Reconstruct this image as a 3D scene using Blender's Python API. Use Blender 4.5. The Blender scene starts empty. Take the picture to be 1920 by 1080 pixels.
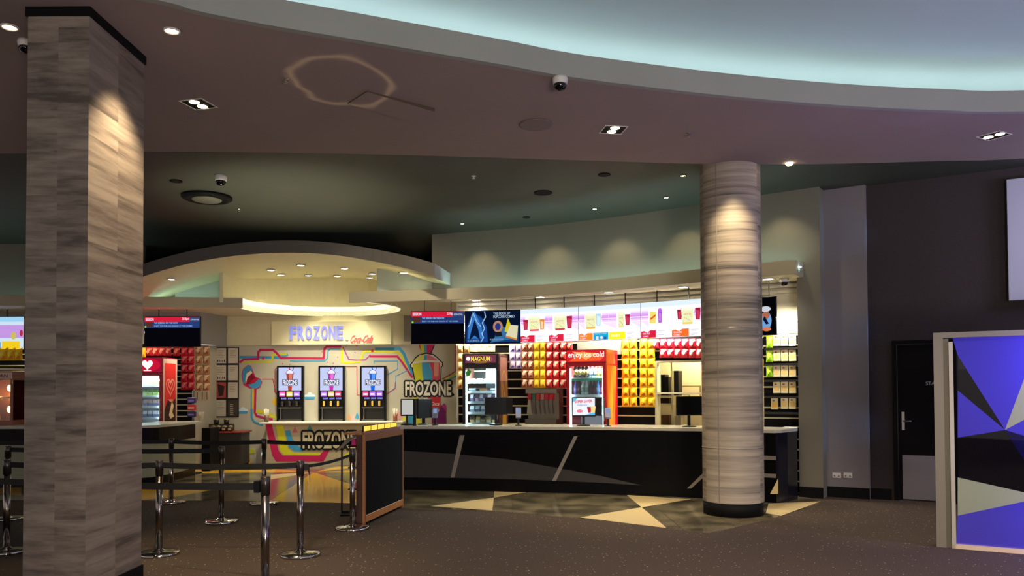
import bpy, math, random
from mathutils import Vector, Matrix
random.seed(7)
scene = bpy.context.scene
COL = scene.collection
PI = math.pi

# ------------------------------------------------------------------ camera
F_PX, TH, ROLL, SHIFT = 1450.0, 0.0228, -0.0047, 156.0
EYE = Vector((0, 0, 1.5))
Fv = Vector((0, math.cos(TH), math.sin(TH)))
U0 = Vector((0, -math.sin(TH), math.cos(TH)))
R0 = Vector((1, 0, 0))
Rv = R0*math.cos(ROLL) + U0*math.sin(ROLL)
Uv = -R0*math.sin(ROLL) + U0*math.cos(ROLL)
cd = bpy.data.cameras.new('camera')
cam = bpy.data.objects.new('camera', cd)
COL.objects.link(cam)
M = Matrix.Identity(4)
for i in range(3):
    M[i][0] = Rv[i]; M[i][1] = Uv[i]; M[i][2] = -Fv[i]; M[i][3] = EYE[i]
cam.matrix_world = M
cd.sensor_width = 36; cd.sensor_fit = 'HORIZONTAL'
cd.lens = F_PX/1920*36
cd.shift_y = SHIFT/1920
cd.clip_end = 200
scene.camera = cam

# ------------------------------------------------------------------ world and exposure
w = bpy.data.worlds.new('world'); scene.world = w; w.use_nodes = True
wb = w.node_tree.nodes['Background']
wb.inputs[0].default_value = (0.70, 0.63, 0.60, 1); wb.inputs[1].default_value = 0.48
vs = scene.view_settings
vs.view_transform = 'Standard'; vs.look = 'None'; vs.exposure = 0.82; vs.gamma = 1.0; vs.use_curve_mapping = False

def light(name, kind, loc, power, color, parent=None, size=0.1, spot=None, blend=0.6, aim=None, size_y=None, spread=None):
    ld = bpy.data.lights.new(name, kind)
    ld.energy = power; ld.color = color
    if kind == 'SPOT':
        ld.spot_size = math.radians(spot); ld.spot_blend = blend; ld.shadow_soft_size = size
    elif kind == 'POINT':
        ld.shadow_soft_size = size
    elif kind == 'AREA':
        ld.size = size
        if size_y: ld.shape = 'RECTANGLE'; ld.size_y = size_y
        if spread: ld.spread = math.radians(spread)
    o = bpy.data.objects.new(name, ld); COL.objects.link(o)
    o.location = loc
    if parent: o.parent = parent
    if aim is not None:
        d = Vector(aim) - Vector(loc)
        o.rotation_euler = d.to_track_quat('-Z', 'Y').to_euler()
    return o

WARM = (1.0, 0.78, 0.48); CREAMY = (1.0, 0.93, 0.72); COOL = (0.72, 0.9, 1.0)
# unseen fill lights added on the foyer side; low spots lift the soffit
light('foyer_glow', 'AREA', (6.0, -5.0, 3.2), 30, (0.62, 0.78, 1.0), size=5, size_y=2.5, aim=(4, 10, 1.5))
light('foyer_glow', 'SPOT', (2.0, -3.0, 0.4), 1150, (1.0, 0.88, 0.86), size=0.8, spot=110, blend=1.0, aim=(1.6, 7.5, 5.2))
light('foyer_glow', 'SPOT', (7.5, 1.0, 0.4), 260, (0.96, 0.86, 1.0), size=0.8, spot=100, blend=1.0, aim=(6.5, 8.0, 5.6))
light('foyer_glow', 'AREA', (-3.0, -6.0, 3.2), 12, (1.0, 0.86, 0.74), size=6, size_y=2.5, aim=(-3, 8, 2.5))

# ------------------------------------------------------------------ pixel -> world (layout from the photo's perspective)
def ray(px, py):
    return Fv + Rv*((px-960)/F_PX) + Uv*((540+SHIFT-py)/F_PX)
def at_z(px, py, z):
    r = ray(px, py); t = (z-EYE.z)/r.z
    return EYE + r*t
def at_y(px, py, y):
    r = ray(px, py); return EYE + r*(y/r.y)
def P2(px, py, z):
    p = at_z(px, py, z); return (p.x, p.y)
def on_curve(px, py, pts):
    r = ray(px, py)
    best = None
    for i in range(len(pts)-1):
        ax, ay = pts[i]; bx, by = pts[i+1]
        dx, dy = bx-ax, by-ay
        den = r.x*dy - r.y*dx
        if abs(den) < 1e-9: continue
        t = (ax*dy - ay*dx)/den
        s = (r.x*ay - r.y*ax)/(-den) if False else ((r.x*t-ax)*dx + (r.y*t-ay)*dy)/(dx*dx+dy*dy)
        lo = -50 if i == 0 else -1e-6
        hi = 50 if i == len(pts)-2 else 1+1e-6
        if t > 0 and lo <= s <= hi:
            if best is None or t < best[0]: best = (t, i)
    t, i = best
    p = EYE + r*t
    ang = math.atan2(pts[i+1][1]-pts[i][1], pts[i+1][0]-pts[i][0])
    return p, ang

def smooth(pts, n=6):
    out = []
    P = [Vector(p) for p in pts]
    for i in range(len(P)-1):
        p0 = P[i-1] if i > 0 else P[i]*2-P[i+1]
        p1, p2 = P[i], P[i+1]
        p3 = P[i+2] if i+2 < len(P) else P[i+1]*2-P[i]
        for k in range(n):
            t = k/n
            q = 0.5*((2*p1)+(p2-p0)*t+(2*p0-5*p1+4*p2-p3)*t*t+(3*p1-p0-3*p2+p3)*t**3)
            out.append(tuple(q))
    out.append(tuple(P[-1]))
    return out
def offset(pts, d):
    out = []
    n = len(pts)
    for i in range(n):
        a = Vector(pts[max(0, i-1)][:2]); b = Vector(pts[min(n-1, i+1)][:2])
        t = (b-a).normalized(); nn = Vector((-t.y, t.x))
        out.append((pts[i][0]+nn.x*d, pts[i][1]+nn.y*d))
    return out
def sub_curve(pts, x0, x1):
    """part of a polyline between two x values (x grows along it)"""
    def pt(x):
        for i in range(len(pts)-1):
            if pts[i][0] <= x <= pts[i+1][0]:
                t = (x-pts[i][0])/(pts[i+1][0]-pts[i][0]); return (x, pts[i][1]+t*(pts[i+1][1]-pts[i][1]))
        e = pts[0] if x < pts[0][0] else pts[-1]
        return (x, e[1])
    return [pt(x0)] + [p for p in pts if x0+1e-4 < p[0] < x1-1e-4] + [pt(x1)]

# ------------------------------------------------------------------ materials
MATS = {}
def hexc(c):
    if isinstance(c, str):
        c = tuple(int(c[i:i+2], 16)/255 for i in (0, 2, 4))
        c = tuple(((x+0.055)/1.055)**2.4 if x > 0.04045 else x/12.92 for x in c)
    return (c[0], c[1], c[2], 1)
def mat(name, color, rough=0.6, metal=0.0, emit=0.0, ecolor=None, spec=None, noise=0.0, nscale=8.0, stretch=None, alpha=None, trans=0.0):
    key = name
    if key in MATS: return MATS[key]
    m = bpy.data.materials.new(name); m.use_nodes = True
    nt = m.node_tree; b = nt.nodes['Principled BSDF']
    b.inputs['Base Color'].default_value = hexc(color)
    b.inputs['Roughness'].default_value = rough
    b.inputs['Metallic'].default_value = metal
    if spec is not None: b.inputs['Specular IOR Level'].default_value = spec
    if emit:
        b.inputs['Emission Color'].default_value = hexc(ecolor or color)
        b.inputs['Emission Strength'].default_value = emit
    if trans: b.inputs['Transmission Weight'].default_value = trans
    if alpha is not None: b.inputs['Alpha'].default_value = alpha
    if noise:
        tc = nt.nodes.new('ShaderNodeTexCoord'); mp = nt.nodes.new('ShaderNodeMapping')
        if stretch: mp.inputs['Scale'].default_value = stretch
        nz = nt.nodes.new('ShaderNodeTexNoise'); nz.inputs['Scale'].default_value = nscale; nz.inputs['Detail'].default_value = 5
        mx = nt.nodes.new('ShaderNodeMixRGB'); mx.blend_type = 'MULTIPLY'; mx.inputs[0].default_value = 1.0
        rp = nt.nodes.new('ShaderNodeMapRange'); rp.inputs[1].default_value = 0.3; rp.inputs[2].default_value = 0.7
        rp.inputs[3].default_value = 1-noise; rp.inputs[4].default_value = 1+noise
        nt.links.new(tc.outputs['Object'], mp.inputs[0]); nt.links.new(mp.outputs[0], nz.inputs['Vector'])
        nt.links.new(nz.outputs[0], rp.inputs[0]); nt.links.new(rp.outputs[0], mx.inputs[2])
        mx.inputs[1].default_value = hexc(color)
        nt.links.new(mx.outputs[0], b.inputs['Base Color'])
    MATS[key] = m
    return m

def cmat(c, emit=0.0, rough=0.5):
    """plain colour for printed art (hex) or for a lit screen"""
    return mat(('lit_' if emit else 'print_')+c+('_%d' % int(emit*100) if emit else ''), (0, 0, 0) if emit else c, rough=0.9 if emit else rough, emit=emit, ecolor=c, spec=0.0 if emit else 0.3)

def nodes_of(m): return m.node_tree.nodes, m.node_tree.links
def carpet_mat():
    m = mat('speckled_carpet', '4a3d3a', rough=0.95, spec=0.1)
    N, L = nodes_of(m); b = N['Principled BSDF']
    tc = N.new('ShaderNodeTexCoord')
    v = N.new('ShaderNodeTexVoronoi'); v.inputs['Scale'].default_value = 22; L.new(tc.outputs['Object'], v.inputs['Vector'])
    lt = N.new('ShaderNodeMath'); lt.operation = 'LESS_THAN'; lt.inputs[1].default_value = 0.14; L.new(v.outputs['Distance'], lt.inputs[0])
    sep = N.new('ShaderNodeSeparateColor'); L.new(v.outputs['Color'], sep.inputs[0])
    gt = N.new('ShaderNodeMath'); gt.operation = 'GREATER_THAN'; gt.inputs[1].default_value = 0.45; L.new(sep.outputs[0], gt.inputs[0])
    mu = N.new('ShaderNodeMath'); mu.operation = 'MULTIPLY'; L.new(lt.outputs[0], mu.inputs[0]); L.new(gt.outputs[0], mu.inputs[1])
    nz = N.new('ShaderNodeTexNoise'); nz.inputs['Scale'].default_value = 160; nz.inputs['Detail'].default_value = 3; L.new(tc.outputs['Object'], nz.inputs['Vector'])
    cr = N.new('ShaderNodeValToRGB'); L.new(nz.outputs[0], cr.inputs[0])
    cr.color_ramp.elements[0].position = 0.35; cr.color_ramp.elements[0].color = hexc('2c2520')
    cr.color_ramp.elements[1].position = 0.7; cr.color_ramp.elements[1].color = hexc('5e5146')
    mx = N.new('ShaderNodeMixRGB'); L.new(mu.outputs[0], mx.inputs[0]); L.new(cr.outputs[0], mx.inputs[1]); mx.inputs[2].default_value = hexc('a08e70')
    L.new(mx.outputs[0], b.inputs['Base Color'])
    bp = N.new('ShaderNodeBump'); bp.inputs['Strength'].default_value = 0.3; bp.inputs['Distance'].default_value = 0.01
    L.new(nz.outputs[0], bp.inputs['Height']); L.new(bp.outputs[0], b.inputs['Normal'])
    return m
def strata_mat(name, tile_v, dark, mid, lite, vs_=1.0):
    """horizontally streaked stone-look panels; uv: u in panel units, v in metres"""
    m = mat(name, mid, rough=0.55, spec=0.35)
    N, L = nodes_of(m); b = N['Principled BSDF']
    uv = N.new('ShaderNodeUVMap')
    sp = N.new('ShaderNodeSeparateXYZ'); L.new(uv.outputs[0], sp.inputs[0])
    fu = N.new('ShaderNodeMath'); fu.operation = 'FLOOR'; L.new(sp.outputs[0], fu.inputs[0])
    dv = N.new('ShaderNodeMath'); dv.operation = 'DIVIDE'; dv.inputs[1].default_value = tile_v; L.new(sp.outputs[1], dv.inputs[0])
    fv = N.new('ShaderNodeMath'); fv.operation = 'FLOOR'; L.new(dv.outputs[0], fv.inputs[0])
    cb = N.new('ShaderNodeCombineXYZ'); L.new(fu.outputs[0], cb.inputs[0]); L.new(fv.outputs[0], cb.inputs[1])
    wn = N.new('ShaderNodeTexWhiteNoise'); wn.noise_dimensions = '3D'; L.new(cb.outputs[0], wn.inputs['Vector'])
    # streak noise, shifted per panel
    mp = N.new('ShaderNodeMapping'); mp.inputs['Scale'].default_value = (0.38, 11.0*vs_, 1); L.new(uv.outputs[0], mp.inputs[0])
    ad = N.new('ShaderNodeVectorMath'); ad.operation = 'ADD'; L.new(mp.outputs[0], ad.inputs[0])
    sc = N.new('ShaderNodeVectorMath'); sc.operation = 'SCALE'; sc.inputs['Scale'].default_value = 13.0
    L.new(cb.outputs[0], sc.inputs[0])
    fz = N.new('ShaderNodeCombineXYZ'); L.new(wn.outputs['Value'], fz.inputs[2])
    s2 = N.new('ShaderNodeVectorMath'); s2.operation = 'SCALE'; s2.inputs['Scale'].default_value = 1.6; L.new(fz.outputs[0], s2.inputs[0])
    L.new(s2.outputs[0], ad.inputs[1])
    nz = N.new('ShaderNodeTexNoise'); nz.inputs['Scale'].default_value = 1.3; nz.inputs['Detail'].default_value = 7; nz.inputs['Roughness'].default_value = 0.62
    nz.inputs['Distortion'].default_value = 0.12
    L.new(ad.outputs[0], nz.inputs['Vector'])
    t = N.new('ShaderNodeMath'); t.operation = 'MULTIPLY_ADD'; t.inputs[1].default_value = 0.14; L.new(wn.outputs['Value'], t.inputs[0]); 
    sb = N.new('ShaderNodeMath'); sb.operation = 'SUBTRACT'; sb.inputs[1].default_value = 0.07; L.new(nz.outputs[0], sb.inputs[0]); L.new(sb.outputs[0], t.inputs[2])
    cr = N.new('ShaderNodeValToRGB'); L.new(t.outputs[0], cr.inputs[0])
    e = cr.color_ramp.elements
    e[0].position = 0.30; e[0].color = hexc(dark); e[1].position = 0.66; e[1].color = hexc(lite)
    q = cr.color_ramp.elements.new(0.46); q.color = hexc(mid)
    L.new(cr.outputs[0], b.inputs['Base Color'])
    return m
def tile_mat():
    m = mat('glossy_floor_tile', '6b6250', rough=0.12, spec=0.6)
    N, L = nodes_of(m); b = N['Principled BSDF']
    tc = N.new('ShaderNodeTexCoord')
    br = N.new('ShaderNodeTexBrick'); br.inputs['Scale'].default_value = 1.0; br.offset = 0
    br.inputs['Brick Width'].default_value = 0.6; br.inputs['Row Height'].default_value = 0.6; br.inputs['Mortar Size'].default_value = 0.006
    br.inputs['Color1'].default_value = (1, 1, 1, 1); br.inputs['Color2'].default_value = (.9, .9, .9, 1); br.inputs['Mortar'].default_value = (.45, .45, .45, 1)
    L.new(tc.outputs['Object'], br.inputs['Vector'])
    nz = N.new('ShaderNodeTexNoise'); nz.inputs['Scale'].default_value = 2.6; nz.inputs['Detail'].default_value = 4; L.new(tc.outputs['Object'], nz.inputs['Vector'])
    cr = N.new('ShaderNodeValToRGB'); L.new(nz.outputs[0], cr.inputs[0])
    cr.color_ramp.elements[0].position = 0.38; cr.color_ramp.elements[0].color = hexc('4c4638')
    cr.color_ramp.elements[1].position = 0.62; cr.color_ramp.elements[1].color = hexc('857a60')
    mx = N.new('ShaderNodeMixRGB'); mx.blend_type = 'MULTIPLY'; mx.inputs[0].default_value = 1
    L.new(cr.outputs[0], mx.inputs[1]); L.new(br.outputs[0], mx.inputs[2]); L.new(mx.outputs[0], b.inputs['Base Color'])
    return m

WHITE = mat('white_paint', 'd9d6c8', 0.6, noise=0.03)
CREAM = mat('cream_paint', 'd8d0a8', 0.6, noise=0.03)
BACKCREAM = mat('warm_white_paint', 'cfc9b2', 0.65, noise=0.03)
MAUVE = mat('mauve_ceiling_paint', '8c7c78', 0.8, noise=0.03, nscale=1.5, spec=0.2)
FASC = mat('grey_green_paint', '8a8c84', 0.75, noise=0.03, nscale=1.5)
DOME = mat('pale_dome_paint', '9fb2ae', 0.85, noise=0.02, nscale=1.2)
DARKCEIL = mat('dark_ceiling_paint', '393c34', 0.6, noise=0.06, nscale=2)
UNLITWALL = mat('black_wall_paint', '121113', 0.8)
WALLGREY = mat('taupe_wall_paint', '6c6759', 0.75, noise=0.03, nscale=1.5)
SIDEGREY = mat('grey_side_wall_paint', '726c6c', 0.8, noise=0.03, nscale=1.5)
DARKFAB = mat('dark_fabric_wall_covering', '3b3434', 0.9, noise=0.12, nscale=60, spec=0.1)
CANFAS = mat('taupe_canopy_edge', '4c463f', 0.7)
BLACK = mat('black_gloss_laminate', '050506', 0.3, spec=0.12)
MATBLACK = mat('matt_black', '070708', 0.7, spec=0.15)
BLKPLAST = mat('black_plastic', '08080a', 0.45, spec=0.2)
STEEL = mat('brushed_steel', 'a8a49c', 0.28, metal=1.0)
CHROME = mat('chrome', 'c8c6c4', 0.08, metal=1.0)
POLE = mat('dark_chrome', '8a807a', 0.18, metal=1.0)
STONE = mat('worktop_stone', 'b5b09e', 0.2, noise=0.06, nscale=30)
CPANEL = mat('grey_counter_panel', '3c3936', 0.4, spec=0.2)
STRIP = mat('silver_strip', '9a9284', 0.35, metal=0.6)
BELT = mat('black_webbing', '0c0b0b', 0.8)
WOOD = mat('stained_wood', '8a5a34', 0.5, noise=0.2, nscale=6, stretch=(3, 3, 12))
DKWOOD = mat('dark_wood', '3a2014', 0.5, noise=0.2, nscale=6)
CHALK = mat('chalkboard', '0c0e10', 0.8, spec=0.1, noise=0.15, nscale=3)
RED = mat('red_lacquer', 'b01222', 0.3)
GOLDF = mat('gold_floor_inlay', 'dca830', 0.14, spec=0.6)
CREAMF = mat('cream_floor_inlay', 'd3bd88', 0.3, spec=0.5)
MAUVEF = mat('mauve_floor_inlay', '8a5a58', 0.15, spec=0.6)
def glass_mat(name='clear_glass', tint='e8f4f4', mixf=0.12):
    if name in MATS: return MATS[name]
    m = bpy.data.materials.new(name); m.use_nodes = True; N, L = nodes_of(m)
    N.remove(N['Principled BSDF'])
    out = N['Material Output']; g = N.new('ShaderNodeBsdfGlossy'); g.inputs['Roughness'].default_value = 0.02
    t = N.new('ShaderNodeBsdfTransparent'); t.inputs[0].default_value = hexc(tint)
    fr = N.new('ShaderNodeFresnel'); fr.inputs[0].default_value = 1.45
    mx = N.new('ShaderNodeMixShader'); L.new(fr.outputs[0], mx.inputs[0]); L.new(t.outputs[0], mx.inputs[1]); L.new(g.outputs[0], mx.inputs[2])
    L.new(mx.outputs[0], out.inputs[0]); MATS[name] = m
    return m
GLASS = glass_mat()

# ------------------------------------------------------------------ mesh builder
class MB:
    def __init__(s): s.v = []; s.f = []; s.m = []; s.mats = []; s.sm = []; s.uv = []; s.hasuv = False
    def mi(s, m):
        if m not in s.mats: s.mats.append(m)
        return s.mats.index(m)
    def add(s, vs_, fs, m, smooth=False, uvs=None):
        o = len(s.v); s.v += [tuple(v) for v in vs_]
        k = s.mi(m)
        for i, f in enumerate(fs):
            s.f.append(tuple(a+o for a in f)); s.m.append(k); s.sm.append(smooth)
            if uvs: s.hasuv = True; s.uv.append(uvs[i])
            else: s.uv.append(None)
        return s
    def box(s, x0, x1, y0, y1, z0, z1, m, bev=0.0):
        if bev > 0:
            b = min(bev, (x1-x0)/2.01, (y1-y0)/2.01, (z1-z0)/2.01)
            # chamfered box: 24 verts
            import itertools
            V = []; idx = {}
            for sx, sy, sz in itertools.product((0, 1), repeat=3):
                X = (x0, x1)[sx]; Y = (y0, y1)[sy]; Z = (z0, z1)[sz]
                ix = X + (b if sx == 0 else -b); iy = Y + (b if sy == 0 else -b); iz = Z + (b if sz == 0 else -b)
                idx[(sx, sy, sz, 'x')] = len(V); V.append((X, iy, iz))
                idx[(sx, sy, sz, 'y')] = len(V); V.append((ix, Y, iz))
                idx[(sx, sy, sz, 'z')] = len(V); V.append((ix, iy, Z))
            Fs = []
            g = lambda a, b_, c, k: idx[(a, b_, c, k)]
            Fs.append((g(0,0,0,'x'), g(0,0,1,'x'), g(0,1,1,'x'), g(0,1,0,'x')))
            Fs.append((g(1,0,0,'x'), g(1,1,0,'x'), g(1,1,1,'x'), g(1,0,1,'x')))
            Fs.append((g(0,0,0,'y'), g(1,0,0,'y'), g(1,0,1,'y'), g(0,0,1,'y')))
            Fs.append((g(0,1,0,'y'), g(0,1,1,'y'), g(1,1,1,'y'), g(1,1,0,'y')))
            Fs.append((g(0,0,0,'z'), g(0,1,0,'z'), g(1,1,0,'z'), g(1,0,0,'z')))
            Fs.append((g(0,0,1,'z'), g(1,0,1,'z'), g(1,1,1,'z'), g(0,1,1,'z')))
            for a in (0, 1):
                for c in (0, 1):
                    Fs.append((g(a,c,0,'x'), g(a,c,1,'x'), g(a,c,1,'y'), g(a,c,0,'y')))
                    Fs.append((g(a,0,c,'x'), g(a,1,c,'x'), g(a,1,c,'z'), g(a,0,c,'z')))
                    Fs.append((g(0,a,c,'y'), g(1,a,c,'y'), g(1,a,c,'z'), g(0,a,c,'z')))
            for sx, sy, sz in itertools.product((0, 1), repeat=3):
                Fs.append((g(sx,sy,sz,'x'), g(sx,sy,sz,'y'), g(sx,sy,sz,'z')))
            return s.add(V, Fs, m)
        V = [(x0,y0,z0),(x1,y0,z0),(x1,y1,z0),(x0,y1,z0),(x0,y0,z1),(x1,y0,z1),(x1,y1,z1),(x0,y1,z1)]
        return s.add(V, [(0,3,2,1),(4,5,6,7),(0,1,5,4),(1,2,6,5),(2,3,7,6),(3,0,4,7)], m)
    def prism(s, poly, z0, z1, m, side=None):
        a = sum(poly[i][0]*poly[(i+1) % len(poly)][1]-poly[(i+1) % len(poly)][0]*poly[i][1] for i in range(len(poly)))
        if a < 0: poly = poly[::-1]
        n = len(poly)
        V = [(p[0], p[1], z0) for p in poly] + [(p[0], p[1], z1) for p in poly]
        s.add(V, [tuple(range(n-1, -1, -1)), tuple(range(n, 2*n))], m)
        s.add(V, [(i, (i+1) % n, (i+1) % n+n, i+n) for i in range(n)], side or m)
        return s
    def xprism(s, poly, y0, y1, m):
        """polygon in x-z extruded along y"""
        n = len(poly)
        V = [(p[0], y0, p[1]) for p in poly] + [(p[0], y1, p[1]) for p in poly]
        return s.add(V, [tuple(range(n)), tuple(range(2*n-1, n-1, -1))] + [(i, i+n, (i+1) % n+n, (i+1) % n) for i in range(n)], m)
    def band(s, pts, z0, z1, o0, o1, m):
        a = offset(pts, o0); b = offset(pts, o1); n = len(pts)
        V = [(p[0], p[1], z0) for p in a]+[(p[0], p[1], z0) for p in b]+[(p[0], p[1], z1) for p in a]+[(p[0], p[1], z1) for p in b]
        Fs = []
        for i in range(n-1):
            Fs += [(i, i+1, 2*n+i+1, 2*n+i), (n+i+1, n+i, 3*n+i, 3*n+i+1), (2*n+i, 2*n+i+1, 3*n+i+1, 3*n+i), (i+1, i, n+i, n+i+1)]
        Fs += [(0, 2*n, 3*n, n), (n-1, 2*n-1, 4*n-1, 3*n-1)]
        return s.add(V, Fs, m)
    def lathe(s, prof, m, seg=24, c=(0, 0, 0), smooth=True, axis='z', sx=1.0, sy=1.0):
        V = []; n = len(prof)
        for k in range(seg):
            a = 2*PI*k/seg; ca, sa = math.cos(a), math.sin(a)
            for r, z in prof:
                x, y = r*ca*sx, r*sa*sy
                if axis == 'z': V.append((c[0]+x, c[1]+y, c[2]+z))
                elif axis == 'y': V.append((c[0]+x, c[1]-z, c[2]+y))
                else: V.append((c[0]+z, c[1]+x, c[2]+y))
        Fs = []
        for k in range(seg):
            k2 = (k+1) % seg
            for i in range(n-1):
                Fs.append((k*n+i, k2*n+i, k2*n+i+1, k*n+i+1))
        if prof[0][0] > 1e-6: Fs.append(tuple(k*n for k in range(seg-1, -1, -1)))
        if prof[-1][0] > 1e-6: Fs.append(tuple(k*n+n-1 for k in range(seg)))
        return s.add(V, Fs, m, smooth)
    def tube(s, pts, r, m, seg=8):
        P = [Vector(p) for p in pts]; V = []; n = len(P)
        for i, p in enumerate(P):
            t = (P[min(i+1, n-1)]-P[max(i-1, 0)]).normalized()
            a = Vector((0, 0, 1)) if abs(t.z) < 0.9 else Vector((1, 0, 0))
            u = t.cross(a).normalized(); v = t.cross(u)
            for k in range(seg):
                q = 2*PI*k/seg; V.append(p+u*(r*math.cos(q))+v*(r*math.sin(q)))
        Fs = [(i*seg+k, i*seg+(k+1) % seg, (i+1)*seg+(k+1) % seg, (i+1)*seg+k) for i in range(n-1) for k in range(seg)]
        Fs += [tuple(range(seg-1, -1, -1)), tuple((n-1)*seg+k for k in range(seg))]
        return s.add(V, Fs, m, True)
    def bar(s, a, b, wx, wy, m):
        """square bar between two points"""
        a = Vector(a); b = Vector(b); t = (b-a).normalized()
        q = Vector((0, 1, 0)) if abs(t.y) < 0.9 else Vector((0, 0, 1))
        u = t.cross(q).normalized(); v = t.cross(u).normalized()
        V = []
        for p in (a, b):
            for i, j in ((-1, -1), (1, -1), (1, 1), (-1, 1)): V.append(p+u*(i*wx/2)+v*(j*wy/2))
        return s.add(V, [(3, 2, 1, 0), (4, 5, 6, 7), (0, 1, 5, 4), (1, 2, 6, 5), (2, 3, 7, 6), (3, 0, 4, 7)], m)
    def ribbon(s, pts, h, m, th=0.003):
        P = [Vector(p) for p in pts]; n = len(P); V = []
        for i, p in enumerate(P):
            t = (P[min(i+1, n-1)]-P[max(i-1, 0)]); t.z = 0
            t = t.normalized() if t.length > 1e-6 else Vector((1, 0, 0))
            nn = Vector((-t.y, t.x, 0))*(th/2)
            V += [p-nn-Vector((0, 0, h/2)), p+nn-Vector((0, 0, h/2)), p+nn+Vector((0, 0, h/2)), p-nn+Vector((0, 0, h/2))]
        Fs = []
        for i in range(n-1):
            for k in range(4): Fs.append((i*4+k, i*4+(k+1) % 4, (i+1)*4+(k+1) % 4, (i+1)*4+k))
        Fs += [(3, 2, 1, 0), tuple((n-1)*4+k for k in range(4))]
        return s.add(V, Fs, m)
    def build(s, name, parent=None):
        me = bpy.data.meshes.new(name)
        me.from_pydata(s.v, [], s.f)
        for m in s.mats: me.materials.append(m)
        me.polygons.foreach_set('material_index', s.m)
        me.polygons.foreach_set('use_smooth', s.sm)
        if s.hasuv:
            ul = me.uv_layers.new(name='UVMap')
            for p, uv in zip(me.polygons, s.uv):
                if uv:
                    for li, q in zip(p.loop_indices, uv): ul.data[li].uv = q
        me.update(); me.validate()
        o = bpy.data.objects.new(name, me); COL.objects.link(o)
        if parent: o.parent = parent
        return o

# ------------------------------------------------------------------ flat printed / lit artwork as polygons
TXT = {}
def text_polys(s, bold=0.0):
    key = (s, bold)
    if key in TXT: return TXT[key]
    cu = bpy.data.curves.new('txt', 'FONT'); cu.body = s; cu.resolution_u = 3; cu.offset = bold; cu.fill_mode = 'FRONT'
    o = bpy.data.objects.new('txt', cu); COL.objects.link(o)
    dg = bpy.context.evaluated_depsgraph_get()
    me = bpy.data.meshes.new_from_object(o.evaluated_get(dg))
    V = [(v.co.x, v.co.y) for v in me.vertices]; Fs = [tuple(p.vertices) for p in me.polygons]
    bpy.data.objects.remove(o); bpy.data.curves.remove(cu); bpy.data.meshes.remove(me)
    x0 = min(v[0] for v in V); x1 = max(v[0] for v in V); y0 = min(v[1] for v in V); y1 = max(v[1] for v in V)
    V = [((x-x0)/(x1-x0), (y-y0)/(y1-y0)) for x, y in V]
    TXT[key] = (V, Fs)
    return TXT[key]
class Art:
    """2-D artwork: u to the right, v up, metres; printed in the local x-z plane facing -y"""
    def __init__(s, eps=0.0012): s.items = []; s.eps = eps; s.lay = 0
    def poly(s, pts, c, L=None):
        if L is None: s.lay += 0.12; L = s.lay
        s.items.append((list(pts), [tuple(range(len(pts)))], c, L)); return s
    def rect(s, u0, v0, u1, v1, c, L=None): return s.poly([(u0, v0), (u1, v0), (u1, v1), (u0, v1)], c, L)
    def circ(s, u, v, r, c, ry=None, n=16, L=None):
        ry = ry or r
        return s.poly([(u+r*math.cos(2*PI*k/n), v+ry*math.sin(2*PI*k/n)) for k in range(n)], c, L)
    def stroke(s, pts, w, c, closed=False):
        s.lay += 0.12; L = s.lay
        P = [Vector(p) for p in pts]; n = len(P)
        V = []
        for i in range(n):
            if closed: a, b = P[(i-1) % n], P[(i+1) % n]
            else: a, b = P[max(0, i-1)], P[min(n-1, i+1)]
            t1 = (P[i]-a); t2 = (b-P[i])
            if t1.length < 1e-9: t1 = t2
            if t2.length < 1e-9: t2 = t1
            t1 = t1.normalized(); t2 = t2.normalized(); t = (t1+t2)
            t = t.normalized() if t.length > 1e-6 else t1
            nn = Vector((-t.y, t.x)); k = 1/max(0.5, abs(t.dot(t1)))
            V += [tuple(P[i]+nn*(w/2*k)), tuple(P[i]-nn*(w/2*k))]
        Fs = [(2*i, 2*i+1, 2*i+3, 2*i+2) for i in range(n-1)]
        if closed: Fs.append((2*n-2, 2*n-1, 1, 0))
        s.items.append((V, Fs, c, L)); return s
    def text(s, t, u, v, w, h, c, bold=0.0, shear=0.0, rot=0.0, L=None):
        if L is None: s.lay += 0.12; L = s.lay
        V, Fs = text_polys(t, bold)
        ca, sa = math.cos(rot), math.sin(rot)
        out = []
        for a, b in V:
            x = a*w + shear*b*h; y = b*h
            out.append((u+x*ca-y*sa, v+x*sa+y*ca))
        s.items.append((out, Fs, c, L)); return s
    def into(s, mb, y=0.0, emit=0.0, tf=None, rough=0.5):
        for pts, Fs, c, L in s.items:
            m = c if not isinstance(c, str) else cmat(c, emit, rough)
            V = [(p[0], y-s.eps*L, p[1]) for p in pts]
            if tf: V = [tf(v) for v in V]
            # orient to face -y
            F2 = []
            for f in Fs:
                a = sum(pts[f[i]][0]*pts[f[(i+1) % len(f)]][1]-pts[f[(i+1) % len(f)]][0]*pts[f[i]][1] for i in range(len(f)))
                F2.append(f if a > 0 else f[::-1])
            mb.add(V, F2, m)
        return mb

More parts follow.
